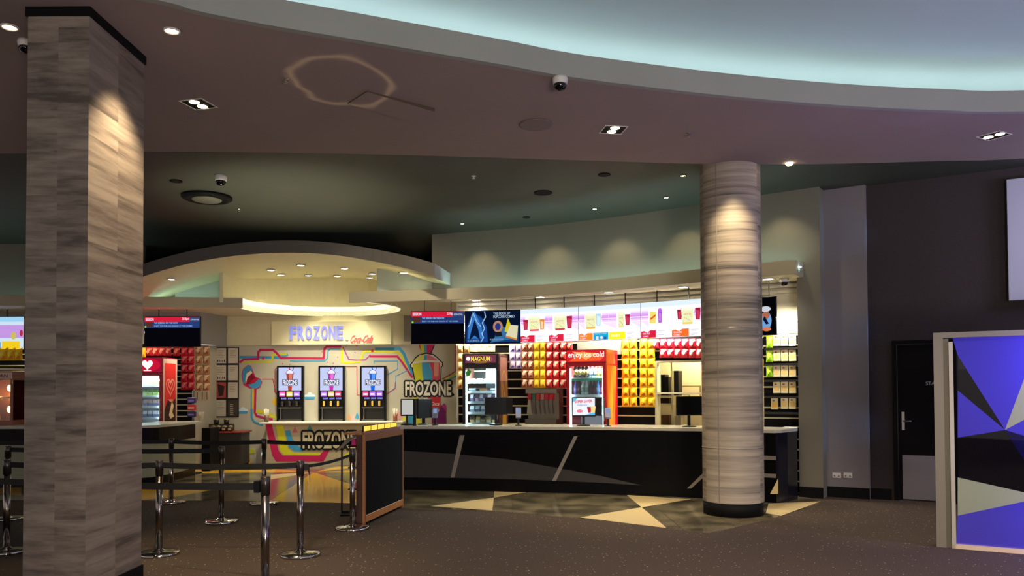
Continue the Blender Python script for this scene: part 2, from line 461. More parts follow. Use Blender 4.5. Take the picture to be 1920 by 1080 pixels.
# ------------------------------------------------------------------ things
ORD = ['first', 'second', 'third', 'fourth', 'fifth', 'sixth', 'seventh', 'eighth', 'ninth', 'tenth']
def tag(o, label, cat, group=None):
    o['label'] = label; o['category'] = cat
    if group: o['group'] = group
    return o
def thing(name, label, cat, loc=(0, 0, 0), rz=0.0, group=None):
    o = bpy.data.objects.new(name, None); COL.objects.link(o)
    o.location = loc; o.rotation_euler = (0, 0, rz); o.empty_display_size = 0.1
    return tag(o, label, cat, group)
def struct(mb, name, parent=None):
    o = mb.build(name, parent)
    if not parent: o['kind'] = 'structure'
    return o
def copy_tree(o, parent=None):
    c = o.copy(); COL.objects.link(c)
    if parent: c.parent = parent
    for ch in list(o.children): copy_tree(ch, c)
    return c
def bx(name, parent, x0, x1, y0, y1, z0, z1, m, bev=0.0):
    return MB().box(x0, x1, y0, y1, z0, z1, m, bev).build(name, parent)

# =================================================================== SETTING
ZS, ZF, ZD, ZR = 4.13, 4.33, 4.23, 4.70          # soffit, fascia top, dark ceiling, recess ceiling
ZB0, ZB1 = 3.017, 3.2                             # counter bulkhead
struct(MB().add([(-16, -9, 0), (16, -9, 0), (16, 19, 0), (-16, 19, 0)], [(0, 1, 2, 3)], carpet_mat()), 'floor')

# glossy tile apron with its coloured inlays
TZ = 0.004
edge = [P2(*p, TZ) for p in [(-250, 934), (0, 937), (266, 938), (451, 939), (570, 942), (658, 944), (758, 953), (923, 957.5), (1090, 972), (1180, 982), (1250, 990), (1330, 999)]]
edge = smooth(edge, 3) + [P2(1463, 968, TZ), P2(1540, 942, TZ)]
tile = MB().prism(edge + [(4.3, 17), (-13, 17)], -0.02, TZ, tile_mat())
def inlay(pp, m, z=TZ+0.001):
    tile.add([(*P2(*p, z), z) for p in pp], [tuple(range(len(pp)))], m)
for pp in [[(807, 949), (926, 933), (923, 957)], [(927, 920), (992, 922), (926, 933)], [(1175, 928), (1295, 936), (1203, 951)],
           [(1203, 951), (1088, 970), (1250, 990)], [(1441, 944), (1539, 940), (1464, 967), (1436, 962)]]: inlay(pp, CREAMF)
hub = (588, 885.5)
for pp in [[(200, 919), (267, 917), (438, 911), (321, 933), (267, 937.5), (200, 937.5)], [hub, (440, 873), (300, 875), (383, 887), (440, 886)],
           [hub, (507, 939), (658, 943.5), (700, 946), (700, 905), (658, 908)], [hub, (690, 874), (630, 875)], [hub, (690, 880), (690, 886)],
           [(0, 915), (40, 912), (40, 930), (0, 926)]]: inlay(pp, GOLDF)
for pp in [[hub, (508, 890), (508, 899)]]: inlay(pp, CREAMF)
inlay([hub, (510, 902), (495, 939), (507, 939)], MAUVEF)
tile_o = struct(tile, 'floor')

# ceiling: mauve soffit ring with its inner fascia, recess ceiling, dark ceiling
inner = [P2(*p, ZS) for p in [(293, 0), (367, 20), (500, 46.5), (640, 70), (840, 104), (957, 124), (1073, 145), (1280, 171), (1450, 188), (1613, 200), (1760, 206.5), (1920, 209)]]
inner = [(-5.7, -3), (-5.6, 0.3), (-5.1, 2.4), (-4.2, 3.85), (-3.3, 4.72)] + inner + [(7.4, 7.1), (9.6, 6.0), (11.4, 3.5), (12, 0), (12, -3)]
inner = smooth(inner, 4)
outer = [P2(*p, ZS) for p in [(0, 288), (272, 284), (500, 286), (720, 290), (840, 293), (1000, 298), (1150, 302.5), (1280, 306.5), (1400, 308), (1500, 308), (1613, 306), (1760, 302), (1920, 297)]]
outer = [(-11, 7.6), (-8.4, 8.3)] + outer + [(8.3, 8.2), (12, 6.6), (15, 4)]
outer = smooth(outer, 3)
ring = MB().prism(inner + [(15, -3)] + outer[::-1] + [(-15, -3)] , ZS, ZF-0.08, MAUVE)
struct(ring, 'ceiling')
struct(MB().band(inner, ZS-0.004, ZF, -0.012, 0.05, FASC), 'trim_1')
struct(MB().prism([(-9, -8), (15, -8), (15, 9.6), (-9, 9.6)], ZR, ZR+0.05, DOME), 'ceiling')
struct(MB().band([(-9, 9.3), (15, 9.3)], ZD+0.02, ZR, 0, 0.05, DOME), 'wall_cove')
dc_poly = [(p[0], p[1]-0.25) for p in outer] + [(15, 19), (-15, 19), (-15, 7)]
struct(MB().prism(dc_poly, ZD, ZD+0.04, DARKCEIL), 'ceiling')
# cove light strip lying on the soffit behind the fascia
cv = [p for p in offset(inner, 0.72) if p[1] > 2.0]
tag(MB().band(cv, ZF-0.078, ZF-0.05, 0, 0.05, mat('cove_tube_glow', (0, 0, 0), emit=13.0, ecolor=(0.80, 0.93, 1.0))).build('cove_light'),
    'bluish white cove light strip behind the curved edge of the high ceiling recess', 'light')

# big curved wall above the menu bulkhead, with its pier at the right
MW = [P2(*p, ZD) for p in [(810, 440), (900, 433), (1027, 422), (1160, 406), (1280, 388.5), (1400, 370), (1480, 358), (1536, 350)]]
MW = smooth(MW, 4)
mw = MB().band(MW, ZB1-0.1, ZD, 0, 0.24, WALLGREY)
pier = [p for p in MW if p[0] > P2(1497, 356, ZD)[0]]
pier = [P2(1492, 356.3, ZD)] + pier
mw.band(pier, 0.0, ZB1-0.1, 0, 0.24, WALLGREY)
struct(mw, 'wall_back')
p_end = MW[-1]
struct(MB().band(pier, 0, 0.145, -0.012, 0.0, MATBLACK), 'baseboard_back')
# right hand walls
tn = (Vector(MW[-1])-Vector(MW[-2])).normalized(); back = Vector(MW[-1])+Vector((-tn.y, tn.x))*0.24
nw = [tuple(back), P2(1622, 346.5, ZD)]
struct(MB().band(nw, 0, ZD, 0, 0.15, SIDEGREY), 'wall_niche')
struct(MB().band(nw, 0, 0.145, -0.015, -0.001, MATBLACK), 'baseboard_niche')
dwl = [P2(1622, 349, ZD), P2(1885, 317, ZD), (10.5, 7.2), (14, 5.2)]
# dark wall is built round the door opening
d0 = on_curve(1675, 800, dwl[:2])[0]; d1 = on_curve(1795, 800, dwl[:2])[0]
tdir = (Vector(dwl[1])-Vector(dwl[0])).normalized(); dang = math.atan2(tdir.y, tdir.x)
DTOP = on_curve(1675, 639, dwl[:2])[0].z
dw = MB()
dw.band([dwl[0], (d0.x, d0.y)], 0, ZD, 0, 0.15, DARKFAB)
dw.band([(d0.x, d0.y), (d1.x, d1.y)], DTOP, ZD, 0, 0.15, DARKFAB)
dw.band([(d1.x, d1.y), dwl[1]], 0, ZD, 0, 0.15, DARKFAB)
dw.band(dwl[1:], 0, ZD, 0, 0.15, DARKFAB)
struct(dw, 'wall_right')
struct(MB().band([dwl[0], (d0.x-0.03*tdir.x, d0.y-0.03*tdir.y)], 0, 0.145, -0.015, -0.001, MATBLACK), 'baseboard_right')
# pale panel high on the dark wall
pn = [P2(1886, 317, ZD), (10.5, 7.2)]
pa = on_curve(1888, 565, pn)[0].z; pb = on_curve(1888, 341, pn)[0].z
struct(MB().band([(pn[0][0], pn[0][1]), pn[1]], pa, pb, -0.12, -0.005, mat('pale_panel_paint', 'a6a6b4', 0.7)), 'wall_panel')
# staff door
DW = (d1-d0).to_2d().length
door = thing('door_1', 'x', 'x', (d0.x, d0.y, 0), dang)
for k in ('label', 'category'): del door[k]
door['kind'] = 'structure'
DK = mat('dark_door_paint', '0a0708', 0.6, spec=0.1)
MB().box(0.0, 0.05, -0.02, 0.14, 0, DTOP, DK).box(DW-0.05, DW, -0.02, 0.14, 0, DTOP, DK).box(0.05, DW-0.05, -0.02, 0.14, DTOP-0.05, DTOP, DK).build('door_frame', door)
leaf = bx('door_leaf', door, 0.055, DW-0.055, 0.03, 0.07, 0.01, DTOP-0.055, DK)
bx('kick_plate', leaf, 0.10, DW-0.10, 0.024, 0.030, 0.02, 0.60, mat('kick_plate_steel', '8a8484', 0.45, metal=0.8))
MB().box(0.10, 0.135, 0.02, 0.03, 0.93, 1.17, STEEL).tube([(0.118, 0.02, 1.05), (0.118, -0.03, 1.05), (0.22, -0.03, 1.05)], 0.009, STEEL).build('door_handle', leaf)
pS = on_curve(1736, 722, dwl[:2])[0]; su = (Vector((pS.x, pS.y))-Vector((d0.x, d0.y))).length
Art().text('STAFF', su, pS.z, 0.16, 0.045, 'a8a8b0').into(MB(), 0.0295).build('sign_lettering', leaf)
# wall sockets on the niche wall
for k, (px, lab) in enumerate([(1569, 'white double wall socket nearer the pale corner pier'), (1590, 'white double wall socket farther from the pale corner pier')]):
    q, a = on_curve(px, 891, nw)
    t = thing('wall_socket', lab, 'socket', q, a, 'wall sockets in the niche')
    bx('plate', t, -0.055, 0.055, -0.012, -0.001, -0.036, 0.036, mat('socket_white', 'c8c4bc', 0.4), 0.003)
    for sx in (-0.027, 0.027): bx('switch', t, sx-0.01, sx+0.01, -0.016, -0.012, 0.012, 0.028, mat('socket_white', 'c8c4bc', 0.4))
    for sx in (-0.027, 0.027): bx('outlet', t, sx-0.012, sx+0.012, -0.0135, -0.012, -0.02, 0.0, mat('outlet_grey', '6a6662', 0.5))

# -------- product wall (curve) and back structure
PW = smooth([(-0.93, 13.44), (0.137, 13.2), (1.10, 12.8), (2.05, 12.35), (2.945, 11.8), (3.74, 11.3), (4.25, 10.97)], 5)
FC = [P2(*p, ZB0) for p in [(655, 567), (760, 564.5), (853, 561), (945, 557.5), (1040, 553), (1160, 543.5), (1280, 532), (1400, 521), (1493, 513)]]
FC = smooth(FC, 4)
FL = [P2(*p, ZB0) for p in [(-260, 573), (20, 573), (150, 574), (270, 575.5), (380, 576.5), (467, 577.5)]]
HC, HR = Vector((-3.56, 14.45)), 1.435
def arc(c, r, a0, a1, n):
    return [(c[0]+r*math.cos(math.radians(a0+(a1-a0)*k/n)), c[1]+r*math.sin(math.radians(a0+(a1-a0)*k/n))) for k in range(n+1)]
a_left = math.degrees(math.atan2(FL[-1][1]-HC.y, FL[-1][0]-HC.x)) % 360
HOLE = arc(HC, HR, 187, -44, 44)
FL2 = FL[:-1] + [(HOLE[0][0]+0.02, FL[-1][1]-0.03)]
FC2 = [p for p in FC if p[0] > HOLE[-1][0]+0.08]
capd = Vector(MW[-1])-Vector(MW[-2]); 
fe = Vector(FC[-1]); ft = (Vector(FC[-1])-Vector(FC[-3])).normalized(); fn = Vector((-ft.y, ft.x))
slab_poly = FL2 + HOLE + FC2 + [tuple(fe+fn*0.6), (4.45, 12.5), (0.6, 14.4), (-0.4, 16.6), (-13, 16.6), (-13, FL2[0][1])]
struct(MB().prism(slab_poly, ZB0, ZB0+0.09, BACKCREAM), 'ceiling')
ff = MB()
ff.band(FC, ZB0-0.003, ZB1, -0.02, 0.02, mat('bulkhead_fascia_paint', 'aaa082', 0.6))
ff.add([], [], BACKCREAM)
e0 = fe-fn*0.02; e1 = fe+fn*0.52
ff.band([tuple(e0), tuple(e1)], ZB0-0.003, ZB1, -0.0, 0.03, mat('bulkhead_fascia_paint', 'aaa082', 0.6))
struct(ff, 'trim_2')
struct(MB().band(FL2, ZB0-0.003, ZB1, -0.02, 0.02, mat('bulkhead_fascia_paint', 'aaa082', 0.6)), 'trim_3')
struct(MB().band(HOLE, ZB0-0.003, ZB1, 0.0, 0.03, mat('lit_ring_band', 'e6e0b8', 0.6, emit=0.5, ecolor=(1.0, 0.92, 0.64))), 'trim_4')  # hole lip, not a lamp: emission stands in for downlight on it
# curved drum wall above the ring
DR = 1.76
# wall pieces either side of the drum, over the bulkhead
WL = [(-13, 14.3), (-8.0, 14.35), (-6.6, 14.5), (-5.34, 14.78)]
WRr = [(-2.44, 13.98), (-1.8, 13.84), (-1.14, 13.62), MW[0]]
ACX, AC, AK = -3.8, 3.84, 0.080
def arch(x): return AC-AK*(x-ACX)**2
CFr = smooth([(-6.9, 12.75), (-6.2, 12.85), (-5.2, 12.98), (-4.4, 13.1), (-3.75, 13.15), (-3.0, 13.12), (-2.2, 13.0), (-1.24, 12.42)], 5)
def canopy_wall(pts, zb, m):
    mb = MB(); P = []
    for i in range(len(pts)-1):
        for k in range(6): P.append((pts[i][0]+(pts[i+1][0]-pts[i][0])*k/6, pts[i][1]+(pts[i+1][1]-pts[i][1])*k/6))
    P.append(pts[-1]); Q = offset(P, 0.06); n = len(P)
    zt = [arch(p[0])+0.03 for p in P]
    V = [(p[0], p[1], zb) for p in P]+[(p[0], p[1], z) for p, z in zip(P, zt)]+[(q[0], q[1], zb) for q in Q]+[(q[0], q[1], z) for q, z in zip(Q, zt)]
    Fs = []
    for i in range(n-1): Fs += [(i, i+1, n+i+1, n+i), (2*n+i+1, 2*n+i, 3*n+i, 3*n+i+1), (n+i, n+i+1, 3*n+i+1, 3*n+i)]
    Fs += [(0, n, 3*n, 2*n), (n-1, 3*n-1, 4*n-1, 2*n-1)]
    return mb.add(V, Fs, m)
struct(canopy_wall([(-6.35, 14.55), (-5.34, 14.78)], ZB0+0.09, mat('canopy_wall_paint', 'a9b3a6', 0.7)), 'wall_canopy')
struct(canopy_wall(WRr[:3]+[(-0.95, 13.57)], ZB0+0.09, mat('canopy_wall_paint', 'a9b3a6', 0.7)), 'wall_canopy')
struct(MB().band([(-13, 14.25), (-8, 14.3), (-6.9, 14.45)], ZB0+0.09, ZD, 0, 0.15, WALLGREY), 'wall_left')
struct(canopy_wall(arc(HC, DR, 190, 0, 24), ZB0+0.09, CREAM), 'wall_drum')
# recess above the canopy, its unlit darkness put into a black wall colour
struct(MB().box(-9, 0.6, 16.7, 16.75, ZB0, ZD, UNLITWALL).box(-9.0, -8.95, 14.5, 16.7, ZB0, ZD, UNLITWALL), 'wall_recess')
bw = Vector(MW[0])
struct(MB().add([(bw.x, bw.y+0.25, ZB1), (bw.x-0.35, 16.7, ZB1), (bw.x-0.35, 16.7, ZD), (bw.x, bw.y+0.25, ZD)], [(0, 1, 2, 3)], UNLITWALL), 'wall_recess')
# arched canopy with downlights
can = MB(); xs = [p[0] for p in CFr]; n = len(xs); TH_ = 0.21
V = []
for (x, y) in CFr:
    z = arch(x)
    yb = 16.3 if x < -2.2 else 13.63
    xb = x+0.19 if abs(x-xs[-1]) < 1e-6 else x
    V += [(x, y, z), (xb, yb, z), (xb, yb, z+TH_), (x, y, z+TH_)]
Fu, Ff, Ft = [], [], []
for i in range(n-1):
    a, b = 4*i, 4*i+4
    Fu.append((a, a+1, b+1, b)); Ff.append((a, b, b+3, a+3)); Ft.append((a+3, b+3, b+2, a+2)); Ft.append((a+1, a+2, b+2, b+1))
can.add(V, Fu, CREAM); can.add(V, Ff, CANFAS); can.add(V, Ft+[(0, 3, 2, 1)], CANFAS)
can.add(V, [(4*n-4, 4*n-3, 4*n-2, 4*n-1)], mat('canopy_end_paint', 'b6bcbc', 0.6))
struct(can, 'ceiling')

# mural / frozen-drink wall, flat, far back
YM = 15.9
xm0, xm1 = at_y(385, 700, YM).x, -0.6
MT = at_y(600, 647, YM).z
mural_wall = MB().box(-7.0, xm1, YM, YM+0.1, 0, MT, mat('mural_wall_paint', 'c4bda8', 0.4, noise=0.04, nscale=3))
struct(mural_wall, 'wall_mural')
up = MB().box(at_y(428, 600, YM).x, xm1, YM-0.05, YM+0.1, MT, ZB0+0.01, CREAM)
struct(up, 'wall_mural')
a0_ = at_y(512, 604, YM); a1_ = at_y(735, 604, YM)
struct(MB().box(a0_.x, a1_.x, YM-0.11, YM-0.051, MT+0.002, a0_.z, mat('sign_panel_paint', 'ece5b8', 0.5)), 'wall_sign_panel')
# grey inset panel right of the cream wall, and grey wall at the left
b0_ = at_y(757, 577, YM-0.06); b1_ = at_y(757, 640, YM-0.06)
struct(MB().box(b0_.x, xm1, YM-0.058, YM-0.051, b1_.z, b0_.z, mat('grey_inset_paint', '8f8c84', 0.5)), 'wall_inset')
lw0 = at_y(375, 600, 14.95)
struct(MB().band([(-13, 14.95), (lw0.x, 14.95), (at_y(428, 600, YM).x, YM-0.05)], MT-0.02, ZB0+0.01, 0, 0.05, mat('grey_inset_paint', '8f8c84', 0.5)), 'wall_left')

# slat product wall right
SLATD = mat('dark_slatwall', '0c0b0a', 0.6, spec=0.1); SLATL = mat('slat_lip', 'c4ba94', 0.5)
def slatwall(pts, z0, z1, gap, name, side='right'):
    mb = MB().band(pts, z0, z1, 0, 0.05, SLATD)
    z = z0+gap
    while z < z1:
        mb.band(pts, z, z+0.02, -0.012, 0.001, SLATL); z += gap
    return struct(mb, name)
px_open0, px_open1 = 1229, 1432
xo0 = on_curve(px_open0, 700, PW)[0].x; xo1 = on_curve(px_open1, 700, PW)[0].x
zo = on_curve(1229, 677, PW)[0].z
slatwall(sub_curve(PW, PW[0][0], xo0), 0.0, 2.50, 0.15, 'wall_display')
slatwall(sub_curve(PW, xo0, xo1), zo, 2.50, 0.15, 'wall_display')
slatwall(sub_curve(PW, xo1, PW[-1][0]), 0.0, 2.28, 0.15, 'wall_display')
up2 = MB().band(sub_curve(PW, PW[0][0], xo1), 2.50, ZB0+0.01, 0, 0.05, BACKCREAM)
up2.band(sub_curve(PW, xo1, PW[-1][0]), 2.28, ZB0+0.01, 0, 0.05, BACKCREAM)
for z, h, o in ((2.86, 0.045, 0.06), (2.94, 0.04, 0.09), (2.45, 0.03, 0.03), (2.68, 0.03, 0.04)):
    up2.band(PW, z, z+h, -o, 0, BACKCREAM)
struct(up2, 'wall_display')
struct(MB().box(-0.965, -0.935, 13.42, 15.88, 0, ZB0+0.01, BACKCREAM), 'wall_display_end')
xg0, xg1 = on_curve(1083, 650, PW)[0].x, on_curve(1166, 650, PW)[0].x
struct(MB().band(sub_curve(PW, xg0, xg1), 2.05, 2.42, -0.02, -0.013, mat('plain_grey_panel', '8a8c7c', 0.6)), 'wall_display_panel')
# left product wall
LW = [(-12, 14.9), (-6.9, 14.9), (-6.15, 14.9)]
slatwall(LW, 0, MT-0.02, 0.11, 'wall_left')
struct(MB().band([(-6.14, 14.92), (at_y(404, 700, 15.8).x, 15.86)], 0, MT-0.02, 0, 0.04, mat('mural_wall_paint', 'c4bda8', 0.4)), 'wall_left')
# store room seen through the staff opening
so0 = Vector(on_curve(px_open0, 700, PW)[0]); so1 = Vector(on_curve(px_open1, 700, PW)[0])
rm = MB()
ob = offset([(so0.x, so0.y), (so1.x, so1.y)], 1.0)
STORE = mat('store_room_paint', 'c9b88c', 0.7)
rm.band(offset([(so0.x-0.4, so0.y+0.2), (so1.x+0.4, so1.y-0.25)], 1.1), 0, 2.5, 0, 0.05, STORE)
struct(rm, 'wall_store')
op = MB(); a_op = math.atan2(so1.y-so0.y, so1.x-so0.x); LOP = (so1-so0).to_2d().length
# opening frame
fr = thing('service_opening_frame', 'cream framed opening to the store room beside the yellow bags', 'opening', (so0.x, so0.y, 0), a_op)
MB().box(0, 0.04, -0.03, 0.1, 0.9, zo, CREAM).build('post', fr)
bx('header', fr, 0.04, LOP, -0.03, 0.1, zo-0.03, zo, CREAM)
zsh = on_curve(1300, 737, PW)[0].z
bx('shelf', fr, 0.04, LOP, -0.03, 0.12, zsh-0.015, zsh+0.01, CREAM)

# trims of the round pillar etc.
# =================================================================== PILLARS
pm = strata_mat('streaked_stone_panel', 0.105, '483f38', '6a5f56', '82776b')
fx0, fx1, fy0, fy1 = at_y(50, 300, 5.24).x, at_y(165.5, 300, 5.24).x, 5.24, 6.03
pb_ = MB()
def uvface(mb, a, b, z0, z1, m, nu, uo):
    mb.add([(*a, z0), (*b, z0), (*b, z1), (*a, z1)], [(0, 1, 2, 3)], m, uvs=[[(uo, z0), (uo+nu, z0), (uo+nu, z1), (uo, z1)]])
uvface(pb_, (fx0, fy0), (fx1, fy0), 0, ZS, pm, 2, 0); uvface(pb_, (fx1, fy0), (fx1, fy1), 0, ZS, pm, 2, 2)
uvface(pb_, (fx1, fy1), (fx0, fy1), 0, ZS, pm, 2, 4); uvface(pb_, (fx0, fy1), (fx0, fy0), 0, ZS, pm, 2, 6)
pil = tag(bpy.data.objects.new('square_pillar', None), 'square pillar clad in streaked grey stone panels at the left', 'pillar')
COL.objects.link(pil); pb_.build('shaft', pil)
MB().box(fx0-0.012, fx1+0.012, fy0-0.012, fy1+0.012, ZS-0.065, ZS-0.001, MATBLACK).build('head_trim', pil)
MB().box(fx0-0.012, fx1+0.012, fy0-0.012, fy1+0.012, 0.0, 0.15, MATBLACK).build('base_trim', pil)

c_f = at_z(1386, 972, 0); CR = 0.352
cc = Vector((c_f.x+0.03, c_f.y+CR-0.01))
cm = strata_mat('streaked_stone_wrap', 0.11, '4e4740', '82786b', 'a29684', 1.2)
cb_ = MB(); SEG = 64; V = []; Fs = []; UV = []
for k in range(SEG+1):
    a = 2*PI*k/SEG
    V += [(CR*math.cos(a), CR*math.sin(a), 0.16), (CR*math.cos(a), CR*math.sin(a), ZD)]
for k in range(SEG):
    Fs.append((2*k, 2*k+2, 2*k+3, 2*k+1)); q = 3.0/SEG
    u0_, u1_ = k*q+0.38, (k+1)*q+0.38
    UV.append([(u0_, 0.16), (u1_, 0.16), (u1_, ZD), (u0_, ZD)])
col = thing('round_column', 'round column wrapped in streaked grey stone standing before the counter', 'column', (cc.x, cc.y, 0))
cb_.add(V, Fs, cm, True, UV).build('shaft', col)
MB().lathe([(CR-0.004, 0), (CR-0.004, 0.165)], MATBLACK, 48).build('base_trim', col)
for zz, lab in ((at_y(1380, 613.5, cc.y-CR).z, 'upper'), (at_y(1380, 842, cc.y-CR).z, 'lower')):
    MB().lathe([(CR-0.002, zz-0.006), (CR+0.004, zz-0.004), (CR+0.004, zz+0.004), (CR-0.002, zz+0.006)], mat('joint_trim', '9a9488', 0.3, metal=0.6), 48).build('joint_ring', col)
# vertical seam trims facing us
for ax in (-0.235, 0.325):
    yy = -math.sqrt(CR*CR-ax*ax)
    MB().box(ax-0.004, ax+0.004, yy-0.005, yy+0.004, 0.17, ZD-0.02, mat('seam_trim', '6f675a', 0.5)).build('seam', col)

# =================================================================== COUNTERS
CB = [P2(*p, 0) for p in [(690, 918.5), (757, 919), (900, 921.5), (1045, 925), (1160, 928.5), (1280, 933), (1380, 938.5), (1456, 944)]]
CB = smooth(CB, 4)
ce = P2(1461, 943.5, 0); cs = P2(1496, 936, 0)
cnt = thing('service_counter', 'long curved black concession counter with grey wedge panel and silver strips', 'counter')
cnt_top = 0.955
body = MB().band(CB, 0.0, 0.915, 0.0, 0.62, BLACK); body.build('body', cnt)
# right end return with blue-black sheen
rt = [CB[-1], ce, P2(1478, 941, 0), (cs[0], cs[1])]
MB().band(rt, 0.0, 0.915, 0.0, 0.3, mat('counter_end_laminate', '14141c', 0.2, spec=0.6)).build('end_panel', cnt)
for z in (0.33, 0.56):
    a, b = CB[-3], CB[-1]
    MB().band([a, b], z, z+0.05, -0.008, 0.0, STRIP).build('end_strip', cnt)
def on_counter(px, py, off=-0.004):
    c = offset(CB, off); return on_curve(px, py, c)[0]
def cpatch(poly_top, poly_bot, name, m, off=-0.005):
    """strip of quads between two equally long pixel polylines lying on the counter front"""
    A = [on_counter(*p, off) for p in poly_top]; B = [on_counter(*p, off) for p in poly_bot]; n = len(A)
    C = [on_counter(*p, off+0.0045) for p in poly_top]; D = [on_counter(*p, off+0.0045) for p in poly_bot]
    V = A+B+C+D
    Fs = [(n+i, n+i+1, i+1, i) for i in range(n-1)] + [(i, i+1, 2*n+i+1, 2*n+i) for i in range(n-1)] + [(3*n+i, 3*n+i+1, n+i+1, n+i) for i in range(n-1)]
    return MB().add(V, Fs, m).build(name, cnt)
def lerp_poly(pts, n):
    L = [0]
    for i in range(len(pts)-1): L.append(L[-1]+math.dist(pts[i], pts[i+1]))
    out = []
    for k in range(n):
        s_ = L[-1]*k/(n-1)
        for i in range(len(pts)-1):
            if s_ <= L[i+1]+1e-9:
                t = (s_-L[i])/(L[i+1]-L[i]); out.append((pts[i][0]+t*(pts[i+1][0]-pts[i][0]), pts[i][1]+t*(pts[i+1][1]-pts[i][1]))); break
    return out
cpatch(lerp_poly([(700, 843), (760, 845.5), (857, 851.5), (960, 862), (1045, 877.5), (1125, 892), (1200, 909.5)], 24),
       lerp_poly([(700, 895), (760, 895), (857, 896), (960, 898.5), (1045, 901.5), (1125, 905), (1200, 910)], 24), 'wedge_panel', CPANEL)
for (a, b, c, d) in [((862, 816), (871, 816), (845, 895.5), (852, 895.5)), ((1076, 818), (1083, 818), (1035, 901.5), (1042.5, 901.5)), ((1340, 866), (1346, 870), (1288, 916), (1296, 916))]:
    cpatch(lerp_poly([a, c], 5), lerp_poly([b, d], 5), 'silver_strip', STRIP, -0.010)
cpatch([(1444, 926), (1459, 897)], [(1444, 926.5), (1459, 926)], 'end_wedge', CREAMF)
WTc = CB + [ce, (cs[0], cs[1])]
wf = offset(CB, -0.10); wb_ = offset(CB, 0.66)
MB().prism(wf + [(ce[0]+0.02, ce[1]-0.06), (cs[0]+0.0, cs[1]-0.02)] + wb_[::-1], 0.915, cnt_top, STONE).build('worktop', cnt)

LC = [P2(*p, 0) for p in [(-400, 913), (0, 914), (150, 914), (267, 911.5), (320, 903), (366, 890.5)]]
LC = smooth(LC, 4)
lct = thing('service_counter', 'left curved concession counter with a pale green lower panel', 'counter')
MB().band(LC, 0.0, 0.915, 0, 0.6, BLACK).build('body', lct)
MB().band(LC, 0.13, 0.66, -0.006, 0.0, mat('pale_green_panel', '8b8c74', 0.4)).build('wedge_panel', lct)
MB().band(LC, 0.915, cnt_top, -0.10, 0.66, STONE).build('worktop', lct)

# =================================================================== CEILING FITTINGS
LITW = mat('lamp_warm_glow', (0, 0, 0), emit=14.0, ecolor=(1.0, 0.78, 0.42))
LITC = mat('lamp_white_glow', (0, 0, 0), emit=10.0, ecolor=(1.0, 0.95, 0.78))
TRIMW = mat('lamp_trim_white', 'c8c2b8', 0.5)
def round_light(p, r, label, group, glow, power, color, spot=70, trim=TRIMW, aim=None, blend=0.7, tilt=None):
    t = thing('downlight', label, 'downlight', p, 0, group)
    MB().lathe([(r*0.78, 0.0), (r*0.82, -0.012), (r, -0.008), (r, 0.0)], trim, 24).build('trim_ring', t)
    MB().lathe([(0.0001, -0.003), (r*0.78, -0.003)], glow, 20).build('lamp', t)
    if power:
        tgt = aim if aim is not None else (p[0], p[1], 0)
        light('lamp_beam', 'SPOT', (p[0], p[1], p[2]-0.03), power, color, size=0.04, spot=spot, blend=blend, aim=tgt)
    return t
# over the frozen-drink niche (arched canopy)
YMW = 15.9
def on_arch(px, py):
    y = 14.0; r = ray(px, py); t = 12.0
    for _ in range(60):
        p = EYE+r*t; t += (arch(p.x)-p.z)/r.z*0.5
    return EYE+r*t
cl = [(508, 505), (512, 519), (564, 496), (569.5, 523), (646, 502), (641.5, 522), (699, 512), (696, 520), (321, 522), (758, 510)]
names = ['canopy downlight, rear of the pair nearest the left wall piece', 'canopy downlight, lower of the pair nearest the left wall piece', 'canopy downlight, topmost in the photo near the arch centre',
 'canopy downlight directly below the topmost one', 'canopy downlight, upper of the pair right of centre', 'canopy downlight, lower of the pair right of centre',
 'canopy downlight partly hidden at the right wall edge, upper one', 'canopy downlight partly hidden at the right wall edge, lower one', 'large lone canopy downlight at the far left end', 'lone canopy downlight at the far right end of the arch']
for (px, py), nm in zip(cl, names):
    p = on_arch(px, py)
    dv = Vector((p.x-HC.x, p.y-HC.y))
    if dv.y > 0 and dv.length > 1.3: dv = dv.normalized()*1.3; p = Vector((HC.x+dv.x, HC.y+dv.y, arch(HC.x+dv.x)))
    p.z -= 0.014
    round_light(tuple(p), 0.085, nm, 'downlights in the arched canopy', LITC, (35 if px in (321, 758) else 165 if p.y < 14.6 else 26), CREAMY, 68 if p.y < 14.6 else 110, aim=(p.x, p.y, 0) if px in (321, 758) else (HC.x+(p.x-HC.x)*1.4, YMW, 0.75) if p.y < 14.6 else (p.x, p.y-0.8, 0), blend=1.0)
# bulkhead downlights
for k, (px, py) in enumerate([(893, 563), (1013, 557), (1141, 548), (1281, 538), (1440, 523)]):
    p = at_z(px, py, ZB0-0.001)
    round_light(tuple(p), 0.095, '%s downlight from the left under the menu bulkhead' % ORD[k], 'downlights under the menu bulkhead', LITC, 75 if k < 4 else 25, CREAMY, 125)
for k, px in enumerate([60, 200, 300]):
    p = Vector(P2(px, 579, ZB0-0.001)+(ZB0-0.001,))
    if k == 0: round_light(tuple(p), 0.095, 'downlight under the left menu bulkhead beside the square pillar', None, LITC, 60, CREAMY, 125)
